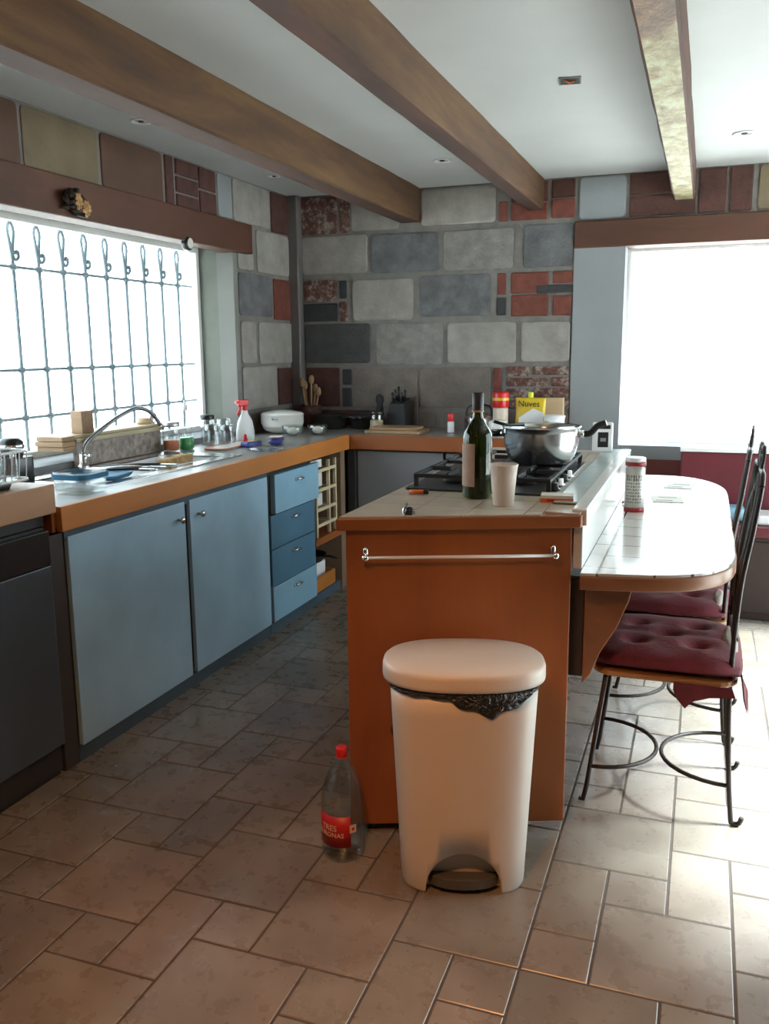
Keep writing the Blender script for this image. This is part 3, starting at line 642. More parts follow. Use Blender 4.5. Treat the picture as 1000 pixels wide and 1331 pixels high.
mb = MB(); mb.tube([(-.028, 0, .195), (-.034, 0, .17), (-.05, 0, .145)], .006, 8); mb.box(-.058, -.045, -.008, .008, .208, .222); mb.build('trigger', 'red_plastic', t)
t = thing('cooking_pot', 'white enamel bowl-shaped pot at the far end of the counter', 'pot', (-2.40, 4.80, ZW))
MB().lathe([(.07, 0), (.11, .02), (.13, .06), (.13, .11), (.134, .112), (.124, .11), (.12, .03)], n=36).build('pot_body', 'white_ceramic', t)
MB().lathe([(.131, .112), (.12, .122), (.06, .134), (.01, .138)], n=36).build('lid', 'white_ceramic', t)
MB().tube([(.0, -.128, .09), (.01, -.155, .10), (.03, -.128, .09)], .005, 6, smoothpts=4).build('handle', 'steel_soft', t)
for (x, y, r, l) in ((-2.25, 4.63, .065, 'clear glass bowl in front of the white pot'), (-2.13, 4.72, .06, 'second clear glass bowl, nearer the worktop edge by the corner'), ):
    t = thing('glass_bowl', l, 'bowl', (x, y, ZW), group='glass bowls')
    MB().lathe([(r*.5, 0), (r*.85, .02), (r, .06), (r-.003, .061), (r*.82, .022), (r*.45, .005)], n=28).build('bowl', 'clear_glass', t)
    MB().ball((0, 0, .03), r*.55, r*.5, .022).build('contents', 'paper', t)
t = thing('biscuit_packet', 'dark blue plastic packet with orange and white print lying flat', 'packet', (-2.13, 4.18, ZW), math.radians(22))
mb = MB(); N = 12; rings = []
for i in range(N+1):
    u = -1+2*i/N; k = (1-abs(u)**6)**.5 if abs(u) < 1 else .08; hh = max(.003, .022*k)
    rings.append([(.035*math.cos(a*PI/6)*(1.0+.04*math.sin(i*2)), u*.10, .022+hh*math.sin(a*PI/6)*.98) for a in range(12)])
mb.loft(rings); mb.build('wrapper', 'navy_wrap', t)
mb = MB(); mb.box(-.034, .034, -.05, .03, .0435, .0445); mb.build('print_panel', 'paper', t)
mb = MB(); mb.box(-.02, .02, -.09, -.056, .0425, .0442); mb.build('orange_print', 'orange_plastic', t)
t = thing('detergent_packet', 'small navy and yellow packet just left of the larger blue packet', 'packet', (-2.21, 4.05, ZW), math.radians(-20))
mb = MB(); mb.prism(rrect(-.03, .03, -.05, .05, .008), 0, .028); mb.build('wrapper', 'navy_wrap', t, .008)
MB().box(-.02, .02, -.02, .03, .0285, .0292).build('yellow_print', 'yellow_bag', t)
t = thing('clear_saucer', 'translucent plastic saucer lying flat near the orange edge', 'saucer', (-2.06, 3.93, ZW))
MB().lathe([(.085, 0), (.09, .004), (.085, .012), (.06, .02), (.02, .024), (.004, .024)], n=32).build('saucer_shell', 'clear_plastic', t)
t = thing('red_bottle_stopper', 'small red funnel-shaped stopper beside the spray bottle', 'stopper', (-2.29, 4.13, ZW))
MB().lathe([(.024, 0), (.024, .006), (.011, .03), (.008, .055)], n=16).build('stopper', 'red_plastic', t)
for (x, y, rz, l) in ((-2.17, 3.22, .2, 'tan sponge on the sink rim, nearer the camera'), (-2.18, 3.35, -.15, 'tan sponge on the sink rim, farther of the pair')):
    t = thing('sponge', l, 'sponge', (x, y, ZW+.005), rz)
    MB().box(-.03, .03, -.045, .045, 0, .035).build('sponge_block', 'sponge', t, .008)
# tub, plates in sink
t = thing('plastic_tub', 'clear rectangular tub with a blue band in front of the sink', 'container', (-2.085, 2.53, ZW))
def shell(mb, x0, x1, y0, y1, r, z0, z1, th, flare=.0):
    a = rrect(x0, x1, y0, y1, r); cx, cy = (x0+x1)/2, (y0+y1)/2
    def s_(k, z): return [((x-cx)*k+cx, (y-cy)*k+cy, z) for x, y in a]
    mb.loft([s_(.92, z0), s_(1.0, z0+.01), s_(1+flare, z1), s_(1+flare-.03, z1), s_(.96, z0+.014)], 0, True)
mb = MB(); shell(mb, -.065, .075, -.06, .085, .03, 0, .082, .003, .05); mb.build('tub_body', 'clear_plastic', t)
mb = MB(); a = rrect(-.071, .081, -.066, .091, .03); mb.loft([[(x, y, .056) for x, y in a], [(x*1.02, y*1.02, .074) for x, y in a]], 0, True, False, False); mb.build('blue_band', 'blue_plastic', t)
for k, (x, y, r, m_, l) in enumerate(((-2.28, 2.87, .12, 'white_ceramic', 'large white plate tilted in the near sink basin'), (-2.28, 3.38, .10, 'steel', 'steel lid tilted in the far sink basin'))):
    t = thing('dinner_plate' if k == 0 else 'pot_lid', l, 'plate' if k == 0 else 'lid', (x, y, .885 if k == 0 else .84))
    mb = MB(); mb.lathe([(r*.55, 0), (r*.62, .004), (r, .018), (r, .021), (r*.6, .009), (.01, .006)], n=36, M=Matrix.Rotation(.35-.5*k, 4, 'X') @ Matrix.Rotation(.18, 4, 'Y')); mb.build('disc', m_, t)
t = thing('blue_tray', 'blue shallow tray resting across the near sink basin', 'tray', (-2.24, 2.82, ZW+.006), .1)
mb = MB(); shell(mb, -.13, .12, -.07, .10, .03, 0, .02, .003, .04); mb.build('tray', 'blue_plastic', t)
for k in range(3):
    t = thing('kitchen_knife', ['black-handled knife laid over the blue tray', 'steel spoon handle poking over the sink edge', 'black spatula lying over the near basin'][k], 'utensil', (-2.20, 2.88+.075*k, ZW+.032), .15)
    MB().tube([(-.12, -.08, 0), (.02, 0, .004), (.1, .03, .002)], .006, 8).build('handle', 'black_plastic' if k != 1 else 'steel', t)
    MB().box(.1, .17, .022, .040, -.0, .004).build('blade', 'steel', t)
# dish rack on the raised worktop
t = thing('dish_rack', 'white wire dish rack on the tan raised worktop', 'dish rack', (-2.18, 1.99, 1.001))
mb = MB(); 
for zz in (.02, .11):
    mb.tube([(x, y, zz) for x, y in rrect(-.20, .17, -.25, .24, .04)], .004, 6, closed=True)
mb.build('frame', 'white_plastic', t)
for k in range(15):
    y = -.22+.0315*k
    mb = MB(); mb.tube([(-.2, y, .11), (-.19, y, .015), (.16, y, .015), (.17, y, .11)], .0025, 5); 
    mb.build('wire', 'white_plastic', t)
for k in range(6):
    t = thing('dinner_plate', ['white plate on edge at the near end of the dish rack', 'second white plate on edge from the near end of the rack', 'third white plate on edge in the dish rack', 'fourth white plate on edge, behind the middle of the rack', 'fifth white plate on edge, last but one in the rack', 'white plate on edge farthest along the dish rack'][k], 'plate', (-2.22, 1.82+.055*k, 1.105), group='plates in the dish rack')
    if k == 0:
        MB().lathe([(.05, 0), (.055, .004), (.085, .012), (.086, .015), (.055, .008), (.005, .006)], n=28, M=Matrix.Rotation(PI/2+.15, 4, 'X')).build('disc', 'white_ceramic', t); P0 = t
    else:
        for ch in P0.children:
            c_ = ch.copy(); C.objects.link(c_); c_.parent = t
for k, (x, y, h) in enumerate(((-2.06, 2.05, .11), (-2.06, 2.17, .10), (-2.14, 2.19, .12))):
    jar((x, y, 1.02), .034, h, ['drinking glass upside down at the front of the dish rack', 'drinking glass at the right end of the dish rack', 'taller drinking glass in the middle of the dish rack'][k], 'glass', name='drinking_glass')
t = thing('coffee_maker', 'black coffee maker at the left frame edge by the window', 'coffee maker', (-2.49, 2.66, ZW))
mb = MB(); mb.prism(rrect(-.05, .05, -.07, .07, .02), 0, .10, 0, True); mb.build('base', 'black_plastic', t, .004)
mb = MB(); mb.lathe([(.04, .10), (.045, .12), (.045, .16), (.03, .175)], n=24); mb.build('lid', 'black_plastic', t)
MB().lathe([(.048, .135), (.049, .137), (.049, .148), (.048, .15)], n=24).build('steel_band', 'steel', t)
t = thing('dark_tray', 'dark brown plastic tray at the front of the raised worktop', 'tray', (-2.035, 2.11, 1.001))
mb = MB(); shell(mb, -.03, .03, -.10, .03, .02, 0, .015, .003, .04); mb.build('tray', 'black_matte', t)
# ------------------------------------------------------------------ back counter goods
t = thing('cutting_board', 'wooden cutting board at the front of the back counter', 'cutting board', (-1.72, 4.98, ZW))
MB().prism(rrect(-.18, .165, -.10, .13, .012), 0, .018).build('lower_board', 'tan_wood', t, .003)
MB().prism(rrect(-.16, .13, -.07, .11, .012), .0185, .034).build('upper_board', 'tan_wood', t, .003)
t = thing('knife_block', 'black knife block with handles against the block wall', 'knife block', (-1.80, 5.22, ZW))
mb = MB(); mb.add([(-.07, -.07, 0), (.07, -.07, 0), (.07, .07, 0), (-.07, .07, 0), (-.05, -.02, .16), (.05, -.02, .16), (.05, .09, .19), (-.05, .09, .19)], [(3, 2, 1, 0), (4, 5, 6, 7), (0, 1, 5, 4), (1, 2, 6, 5), (2, 3, 7, 6), (3, 0, 4, 7)]); mb.build('block', 'black_matte', t, .006)
for k in range(5):
    x = -.036+.018*k; MB().tube([(x, .02+.01*(k % 2), .17), (x+.004*(k-2), .01, .225+.02*(k % 3))], .008, 8).build('knife_handle', 'black_plastic', t)
t = thing('saucepan', 'dark saucepan in the left corner of the back counter', 'pan', (-2.235, 5.15, ZW))
MB().lathe([(.09, 0), (.105, .01), (.11, .085), (.114, .087), (.105, .083), (.095, .012)], n=30).build('pan_body', 'soot_black', t)
MB().tube([(.09, -.05, .075), (.17, -.11, .085), (.22, -.14, .08)], .008, 8).build('handle', 'black_plastic', t)
t = thing('saucepan', 'low black pan left of the glass jar on the back counter', 'pan', (-2.02, 5.21, ZW))
MB().lathe([(.075, 0), (.09, .01), (.095, .07), (.098, .072), (.09, .069), (.08, .012)], n=30).build('pan_body', 'soot_black', t)
MB().tube([(-.02, -.09, .06), (-.02, -.14, .075), (.02, -.14, .075), (.02, -.09, .06)], .006, 8).build('handle', 'black_plastic', t)
MB().ball((0, 0, .075), .09, .09, .025).build('lid', 'soot_black', t)
jar((-1.90, 5.10, ZW), .045, .10, 'glass jar left of the knife block, filled with cream bread', fill='foam_cream', fillh=.6, lid='black_plastic')
t = thing('pepper_mill', 'dark upright pepper mill behind the glass jar', 'pepper mill', (-1.93, 5.24, ZW))
MB().lathe([(.028, 0), (.03, .01), (.02, .06), (.026, .10), (.018, .15), (.027, .17), (.024, .2), (.008, .215)], n=20).build('mill', 'black_matte', t)
t = thing('utensil_crock', 'dark crock of wooden utensils in the corner', 'crock', (-2.42, 5.26, ZW))
MB().lathe([(.055, 0), (.07, .02), (.072, .12), (.065, .14), (.06, .14), (.06, .02)], n=24).build('crock_body', 'brick_maroon', t)
for k in range(5):
    a = k*1.3; d_ = Vector((math.cos(a)*.05, math.sin(a)*.04, 0))
    mb = MB(); mb.tube([(d_.x*.4, d_.y*.4, .03), (d_.x*1.1, d_.y*1.1, .2+.02*k)], .006, 8); mb.ball((d_.x*1.15, d_.y*1.15, .225+.02*k), .02, .012, .032, n=10, k=6)
    mb.build('wooden_spoon', 'tan_wood', t)
t = thing('spice_bottle', 'small spice bottle with bright red cap left of the wine bottle', 'bottle', (-1.41, 5.05, ZW))
MB().lathe([(.018, 0), (.02, .005), (.02, .06), (.016, .068)], n=18).build('bottle_body', 'white_plastic', t)
MB().lathe([(.019, .068), (.02, .07), (.02, .108), (.016, .114)], n=18).build('cap', 'red_plastic', t)
t = thing('salt_canister', 'white canister with red and yellow lid behind the steaming pot', 'canister', (-1.125, 5.12, ZW))
MB().lathe([(.042, 0), (.045, .005), (.045, .14), (.038, .15)], n=26).build('canister_body', 'cream_print', t)
MB().lathe([(.047, .15), (.048, .152), (.048, .232), (.044, .24)], n=26).build('lid', 'red_plastic', t)
MB().lathe([(.0487, .19), (.0488, .191), (.0488, .205), (.0487, .206)], n=26, cap0=False, cap1=False).build('lid_stripe', 'yellow_bag', t)
t = thing('plastic_jar', 'white squat jar standing in front of the red-lidded canister', 'jar', (-1.11, 4.98, ZW))
MB().lathe([(.05, 0), (.054, .006), (.054, .075), (.045, .085)], n=26).build('jar_body', 'white_ceramic', t)
t = thing('coffee_bag', 'yellow and white food pouch with lime cap and dark lettering', 'pouch', (-.955, 5.16, ZW))
mb = MB(); rings = []
for i, (z_, dx, dy) in enumerate(((0, .085, .035), (.03, .09, .04), (.09, .088, .034), (.15, .088, .02), (.19, .09, .008), (.205, .09, .004))):
    rings.append([(dx*math.copysign(abs(math.cos(a*PI/10))**.5, math.cos(a*PI/10)), dy*math.copysign(abs(math.sin(a*PI/10))**.8, math.sin(a*PI/10)), z_) for a in range(20)])
mb.loft(rings); mb.build('pouch_body', 'yellow_bag', t)
mb = MB(); pl = [(-.06, -.0385, .03), (.08, -.036, .03), (.08, -.030, .12), (.02, -.029, .145), (-.06, -.036, .09)]
mb.add([(x, y-.004, z_) for x, y, z_ in pl]+[(x, y+.004, z_) for x, y, z_ in pl], [(0, 1, 2, 3, 4), (9, 8, 7, 6, 5)]+[(i, (i+1) % 5, 5+(i+1) % 5, 5+i) for i in range(5)]); mb.build('white_panel', 'white_plastic', t)
text_mb('Nuves', .05, .001, Matrix.Translation((-.005, -.028, .17)) @ Matrix.Rotation(PI/2-.22, 4, 'X')).build('lettering', 'ink_black', t)
MB().lathe([(.014, .205), (.016, .207), (.016, .232), (.013, .238)], n=16).build('cap', 'lime_cap', t)
t = thing('cardboard_box', 'small beige box behind the yellow pouch', 'box', (-.83, 5.28, ZW))
MB().box(-.06, .05, -.03, .03, 0, .20).build('box', 'carton', t, .002)
t = thing('margarine_tub', 'white and green tub right of the yellow pouch', 'tub', (-.805, 5.10, ZW))
MB().lathe([(.05, 0), (.052, .006), (.06, .095), (.058, .098)], n=30).build('tub_body', 'white_plastic', t)
MB().lathe([(.062, .098), (.063, .1), (.063, .108), (.055, .111)], n=30).build('lid', 'white_plastic', t)
MB().prism([(math.cos(a)*.0585, math.sin(a)*.0585) for a in [PI+.35+.1*i for i in range(9)]]+[(math.cos(a)*.054, math.sin(a)*.054) for a in [PI+.35+.1*i for i in reversed(range(9))]], .03, .095).build('green_patch', 'lime_cap', t)
t = thing('steel_kettle', 'steel lidded pot behind the wine bottle on the back counter', 'pot', (-1.27, 5.18, ZW))
MB().lathe([(.07, 0), (.085, .01), (.09, .07), (.085, .09), (.05, .11), (.012, .115)], n=30).build('kettle_body', 'steel', t)
MB().tube([(-.08, 0, .08), (-.06, 0, .15), (.06, 0, .15), (.08, 0, .08)], .007, 8, smoothpts=5).build('handle', 'black_plastic', t)

# ------------------------------------------------------------------ ISLAND
ZI = .965
FL = Vector((-.918, 2.205)); FR = Vector((-.325, 2.43)); YE = 3.95
t = thing('kitchen_island', 'orange-brown wooden kitchen island with angled end panel and tiled top', 'kitchen island', (-.62, 3.0, 0))
mb = MB(); mb.prism([(FL.x+.001, FL.y+.032), (-.60, FL.y+.032+.318*.379), (-.60, YE), (FL.x+.001, YE)], .03, .925); world_part(t, 'body', mb, 'island_wood', .002)
mb = MB(); mb.prism([(FL.x, FL.y), (FR.x, FR.y), (FR.x-.008, FR.y+.028), (FL.x, FL.y+.030)], .03, .925); world_part(t, 'end_panel', mb, 'island_wood', .003)
mb = MB(); mb.prism([(-.598, 2.40), (-.345, 2.48), (-.345, YE), (-.598, YE)], .80, .925); world_part(t, 'upper_box', mb, 'island_wood', .002)
d = (FR-FL).normalized(); nrm = Vector((d.y, -d.x))
TL = FL+nrm*.028-d*.026; TR = FR+nrm*.028+d*.018
mb = MB(); mb.prism([(TL.x, TL.y), (TR.x, TR.y), (TR.x+.002, YE+.02), (TL.x, YE+.02)], .926, ZI-.004); world_part(t, 'edge_trim', mb, 'orange_wood_x', .004)
mb = MB(); 
tiles_x = [TL.x+.006, -.76, -.605, -.45, -.405]
yb_ = [2.0, 2.42, 2.58, 2.74, 2.9, 3.06, 3.22, 3.38, 3.54, 3.7, 3.86, YE+.015]
def frontline(x): return TL.y+(x-TL.x)*d.y/d.x+.006
for a, b_ in zip(tiles_x[:-1], tiles_x[1:]):
    a += .0015; b_ -= .0015
    for y0, y1 in zip(yb_[:-1], yb_[1:]):
        y0 += .0015; y1 -= .0015
        pa = [(a, max(y0, frontline(a))), (b_, max(y0, frontline(b_))), (b_, y1), (a, y1)]
        if frontline(a) >= y1-.01 or frontline(b_) >= y1-.01:
            if frontline(a) >= y1-.01: continue
            xx = TL.x+(y1-.01-TL.y-.006)*d.x/d.y
            pa = [(a, max(y0, frontline(a))), (min(b_, xx), y1-.01), (min(b_, xx), y1), (a, y1)]
        mb.prism(pa, ZI-.0045, ZI)
mb.prism([(-.403, 2.43), (TR.x-.006, frontline(TR.x-.006)), (TR.x-.006, 2.55), (-.403, 2.55)], ZI-.0045, ZI)
world_part(t, 'top_tiles', mb, 'island_top_tile')
mb = MB(); mb.box(-.40, -.287, 2.56, YE+.02, ZI, ZI+.008); world_part(t, 'tiled_strip', mb, 'strip_tile', .003)
mb = MB(); mb.box(-.324, -.298, 2.447, YE+.01, .80, .925); mb.box(-.33, -.288, 2.448, YE+.018, .9255, ZI+.0085); world_part(t, 'riser_tiles', mb, 'white_tile', .003)
for x, y in ((-.87, 2.27), (-.62, 2.38), (-.87, 3.85), (-.65, 3.85)):
    mb = MB(); mb.lathe([(.018, 0), (.022, .031)], (x, y, 0), 14); world_part(t, 'foot', mb, 'black_plastic')
# towel rail
def frp(s_, out, z): q = FL+d*s_+nrm*out; return (q.x, q.y, z)
t = thing('towel_rail', 'thin white towel rail with chrome brackets on the island end', 'towel rail', frp(.32, 0, .845))
mb = MB(); mb.tube([frp(.055, .038, .852), frp(.58, .038, .852)], .0045, 10); world_part(t, 'rail', mb, 'white_ceramic')
for s_ in (.055, .58):
    mb = MB(); mb.ball(frp(s_, .006, .858), .009, .009, .022, n=10, k=6); mb.tube([frp(s_, .004, .858), frp(s_, .038, .852)], .006, 8); mb.ball(frp(s_, .040, .852), .011, .011, .011, n=10, k=6)
    world_part(t, 'bracket', mb, 'chrome')
mb = MB()
isl = bpy.data.objects['kitchen_island']; o = MB().ball((0, 0, 0), .013, .008, .022, n=12, k=8).build('side_knob', 'dark_post', isl); o.location = Vector(frp(.135, .006, .33))-isl.location; o.rotation_euler = (0, 0, math.atan2(d.y, d.x))
# cooktop
t = thing('gas_cooktop', 'black gas cooktop with cast grates set in the island', 'cooktop', (-.64, 3.1, ZI))
mb = MB(); mb.prism(rrect(-.905, -.42, 2.675, 3.50, .015), ZI, ZI+.007); world_part(t, 'glass_plate', mb, 'black_plastic', .002)
for (bx_, by_) in ((-.78, 2.86), (-.55, 2.88), (-.78, 3.28), (-.54, 3.14)):
    r_ = .042 if by_ < 3 else .05
    mb = MB(); mb.lathe([(r_, ZI+.007), (r_, ZI+.018), (r_*.8, ZI+.022), (r_*.75, ZI+.03), (.005, ZI+.032)], (bx_, by_, 0), 24); world_part(t, 'burner', mb, 'black_matte')
for (gx0, gx1, gy0, gy1) in ((-.885, -.665, 2.72, 3.46), (-.655, -.435, 2.72, 3.46)):
    mb = MB(); z0, z1 = ZI+.036, ZI+.048
    for xx in (gx0, gx1-.012): mb.box(xx, xx+.012, gy0, gy1, z0, z1)
    for yy in (gy0, (gy0+gy1)/2-.006, gy1-.012): mb.box(gx0, gx1, yy, yy+.012, z0, z1)
    for cy_ in (gy0+.185, gy1-.185):
        mb.box((gx0+gx1)/2-.005, (gx0+gx1)/2+.005, cy_-.17, cy_-.04, z0, z1+.003); mb.box((gx0+gx1)/2-.005, (gx0+gx1)/2+.005, cy_+.04, cy_+.17, z0, z1+.003)
        mb.box(gx0, gx0+.075, cy_-.005, cy_+.005, z0, z1+.003); mb.box(gx1-.075, gx1, cy_-.005, cy_+.005, z0, z1+.003)
    for xx in (gx0, gx1-.014):
        for yy in (gy0, gy1-.014): mb.box(xx, xx+.014, yy, yy+.014, ZI+.007, z0)
    world_part(t, 'grate', mb, 'black_matte', .002)
for k in range(4):
    mb = MB(); mb.lathe([(.02, ZI+.007), (.02, ZI+.012), (.014, ZI+.014), (.013, ZI+.03), (.005, ZI+.031)], (-.875+.0 if 0 else -.43+.0, 2.76+.10*k, 0), 18); q = world_part(t, 'control_knob', mb, 'steel' if k % 2 else 'black_plastic')
t = thing('stewing_pot', 'large stainless steel stewing pot on the cooktop', 'pot', (-.537, 3.12, ZI+.052))
MB().lathe([(.095, 0), (.108, .005), (.122, .03), (.131, .07), (.133, .105), (.136, .122), (.14, .125), (.137, .128), (.129, .122), (.128, .105), (.12, .03), (.09, .008)], n=48).build('pot_body', 'steel', t)
for s_, nm in ((-1, 0), (1, 1)):
    mb = MB()
    if s_ < 0: mb.tube([(-.128, -.03, .10), (-.165, -.03, .098), (-.178, 0, .10), (-.165, .03, .098), (-.128, .03, .10)], .0105, 10, smoothpts=5)
    else: mb.tube([(.145, .0, .10), (.172, .0, .105), (.195, .0, .13), (.225, .0, .142)], [.012, .011], 10, smoothpts=5)
    mb.build('handle', 'black_plastic', t)
    mb = MB()
    if s_ > 0: mb.tube([(.125, 0, .10), (.150, 0, .10)], .013, 12)
    else: mb.tube([(-.125, -.028, .10), (-.14, -.03, .10)], .012, 10); mb.tube([(-.125, .028, .10), (-.14, .03, .10)], .012, 10)
    mb.build('ferrule', 'chrome', t)
MB().lathe([(.119, .085), (.003, .086)], n=30).build('food_surface', 'soot_black', t)
t = thing('ladle', 'black ladle resting across the pot rim', 'ladle', (-.60, 3.10, ZI+.15))
MB().tube([(.0, .02, .03), (-.05, -.04, .034), (-.09, -.08, .05)], .006, 8).build('handle', 'black_plastic', t)
MB().ball((.025, .04, .0), .03, .03, .02).build('bowl', 'black_matte', t)
# wine bottle
t = thing('wine_bottle', 'dark green wine bottle with a side label on the island', 'bottle', (-.640, 2.595, ZI), 0)
MB().lathe([(.034, .0), (.043, .004), (.045, .012), (.045, .185), (.042, .202), (.027, .225), (.0165, .245), (.0145, .262), (.0145, .308), (.0165, .31), (.0165, .318), (.013, .32)], n=36).build('glass_body', 'bottle_green', t)
MB().lathe([(.0168, .268), (.0172, .27), (.0172, .319), (.014, .322)], n=24).build('capsule', 'ink_black', t)
MB().lathe([(.0178, .262), (.0178, .268)], n=24).build('neck_ring', 'seat_board', t)
arc = [PI+.1+.14*i for i in range(12)]
MB().prism([(math.cos(a)*.0458, math.sin(a)*.0458) for a in arc]+[(math.cos(a)*.0452, math.sin(a)*.0452) for a in reversed(arc)], .04, .17).build('paper_label', 'wine_label', t)
t = thing('plastic_cup', 'plain white plastic cup beside the wine bottle', 'cup', (-.535, 2.49, ZI))
MB().lathe([(.028, 0), (.030, .002), (.037, .085), (.041, .118), (.043, .12), (.0415, .122), (.0355, .085), (.028, .005)], n=36).build('cup', 'cup_plastic', t)
t = thing('matchbox', 'flat white and orange cigarette box on the island corner', 'box', (-.395, 2.60, ZI+.0), math.radians(6))
MB().box(-.048, .048, -.03, .03, .0, .022).build('box', 'paper', t, .001)
MB().box(-.0485, .0485, -.0306, -.028, .0, .013).build('orange_side', 'orange_plastic', t)
MB().box(-.03, .0, -.0309, -.0305, .004, .010).build('print_mark', 'label_red', t)
t = thing('cigarette_lighter', 'orange disposable lighter lying before the cooktop', 'lighter', (-.83, 2.60, ZI), math.radians(8))
mb = MB(); mb.tube([(-.03, 0, .008), (.016, 0, .008)], .0075, 10); mb.build('body', 'orange_plastic', t)
mb = MB(); mb.box(.016, .032, -.007, .007, .002, .015); mb.build('metal_head', 'black_plastic', t, .001)
t = thing('corkscrew', 'small black and chrome clip on the front edge of the island', 'clip', (-.757, 2.285, ZI))
mb = MB(); mb.ball((0, 0, .004), .015, .012, .016); mb.box(-.006, .016, -.024, .004, -.010, .006); mb.build('grip', 'black_plastic', t, .002)
MB().tube([(-.014, -.004, -.004), (-.016, .0, .010), (-.008, .004, .02)], .004, 8, smoothpts=4).build('steel_lever', 'chrome', t)
MB().tube([(-.012, .004, .004), (-.028, .06, .003), (-.05, .13, .003)], .004, 6, smoothpts=4).build('strap', 'grey_conduit', t)
t = thing('kitchen_timer', 'white device with dark screen at the far end of the tiled strip', 'timer', (-.40, 3.86, ZI+.008), math.radians(12))
MB().box(-.042, .042, -.02, .02, 0, .125).build('case', 'white_plastic', t, .006)
MB().box(-.022, .022, -.0215, -.0195, .02, .085).build('screen', 'black_plastic', t, .001)
MB().box(-.022, .03, -.0215, -.0195, .098, .115).build('top_slot', 'black_plastic', t, .001)
MB().box(-.012, .012, -.0222, -.0215, .045, .06).build('display_mark', 'steel_soft', t)
# ------------------------------------------------------------------ BREAKFAST TABLE
t = thing('breakfast_table', 'white tiled breakfast bar with rounded end attached to the island', 'table', (-.1, 3.4, .8))
def table_poly(o_=0):
    p = [(-.297, 2.405-o_)]
    p0, p1, p2, p3 = Vector((-.14, 2.435-o_)), Vector((.06, 2.47-o_)), Vector((.115+o_, 2.60-o_)), Vector((.115+o_, 2.80))
    for i in range(15):
        q = i/14; v_ = p0*(1-q)**3+p1*3*q*(1-q)**2+p2*3*q*q*(1-q)+p3*q**3; p.append((v_.x, v_.y))
    p.append((.115+o_, 3.95))
    for i in range(1, 16):
        a = PI/2*i/16; p.append((-.14+(.255+o_)*math.cos(a), 3.95+(.47+o_)*math.sin(a)))
    p += [(-.14, 4.42+o_), (-.297, 4.42+o_)]
    return p
mb = MB(); mb.prism(table_poly(0), .792, .800); world_part(t, 'tile_top', mb, 'table_tile')
mb = MB(); mb.prism(table_poly(.006), .752, .7915, 0, True); world_part(t, 'wood_edge', mb, 'table_wood', .004)
mb = MB(); pr = [(-.294, .75), (-.16, .75), (-.17, .70), (-.20, .62), (-.245, .54), (-.27, .47), (-.294, .44)]
mb.prism([(x, z_) for x, z_ in pr], -2.53, -2.50, M=Matrix.Rotation(PI/2, 4, 'X')); world_part(t, 'corbel', mb, 'table_wood', .003)
mb = MB(); mb.box(-.344, -.296, 2.505, 2.56, .46, .751); world_part(t, 'support_post', mb, 'dark_post', .002)
mb = MB(); mb.prism([(x, z_) for x, z_ in pr], -3.93, -3.90, M=Matrix.Rotation(PI/2, 4, 'X')); world_part(t, 'corbel', mb, 'table_wood', .003)
t = thing('sweetener_canister', 'clear canister with maroon lid band standing on the table', 'canister', (-.228, 3.42, .80))
MB().lathe([(.036, .01), (.036, .165)], n=28).build('printed_sleeve', 'paper', t)
MB().lathe([(.038, .0), (.039, .002), (.039, .014), (.037, .016)], n=28).build('base_ring', 'dark_red_plastic', t)
MB().lathe([(.0385, .175), (.0385, .19)], n=28).build('maroon_band', 'dark_red_plastic', t)
MB().lathe([(.037, .19), (.037, .203), (.034, .206)], n=28).build('lid', 'white_plastic', t)
mb = MB()
for r_ in range(9):
    z_ = .035+.012*r_; a0 = -PI/2-.9
    for k in range(7):
        a = a0+.26*k; wd = .16 if (k+r_) % 3 else .09
        arc = [a+wd*i/3 for i in range(4)]
        mb.prism([(math.cos(q)*.0364, math.sin(q)*.0364) for q in arc]+[(math.cos(q)*.036, math.sin(q)*.036) for q in reversed(arc)], z_, z_+(.005 if r_ < 7 else .01))
mb.build('printed_lines', 'grey_conduit', t)
MB().lathe([(.039, .014), (.039, .175)], n=28, cap0=False, cap1=False).build('plastic_wall', 'clear_glass', t)
t = thing('wooden_spatula', 'wooden-handled spatula lying on the table against the riser', 'spatula', (-.235, 3.56, .801), math.radians(10))
MB().tube([(-.05, 0, .007), (.02, .0, .007)], .006, 8).build('handle', 'seat_board', t)
MB().box(.02, .07, -.012, .012, .004, .007).build('blade', 'steel', t, .001)
for k, (x, y, rz, l) in enumerate(((-.12, 3.72, .1, 'clear plastic cutlery packet on the table right of the canister'), (-.08, 4.1, -.1, 'small printed napkin near the far end of the table'))):
    t = thing('paper_napkin', l, 'napkin', (x, y, .80), rz)
    MB().box(-.06, .06, -.08, .08, 0, .003).build('sheet', 'paper', t)
    MB().box(-.045, .02, -.05, -.04, .0031, .0036).build('print', 'grey_conduit', t)
    MB().box(-.03, .04, .02, .032, .0031, .0036).build('print', 'grey_conduit', t)

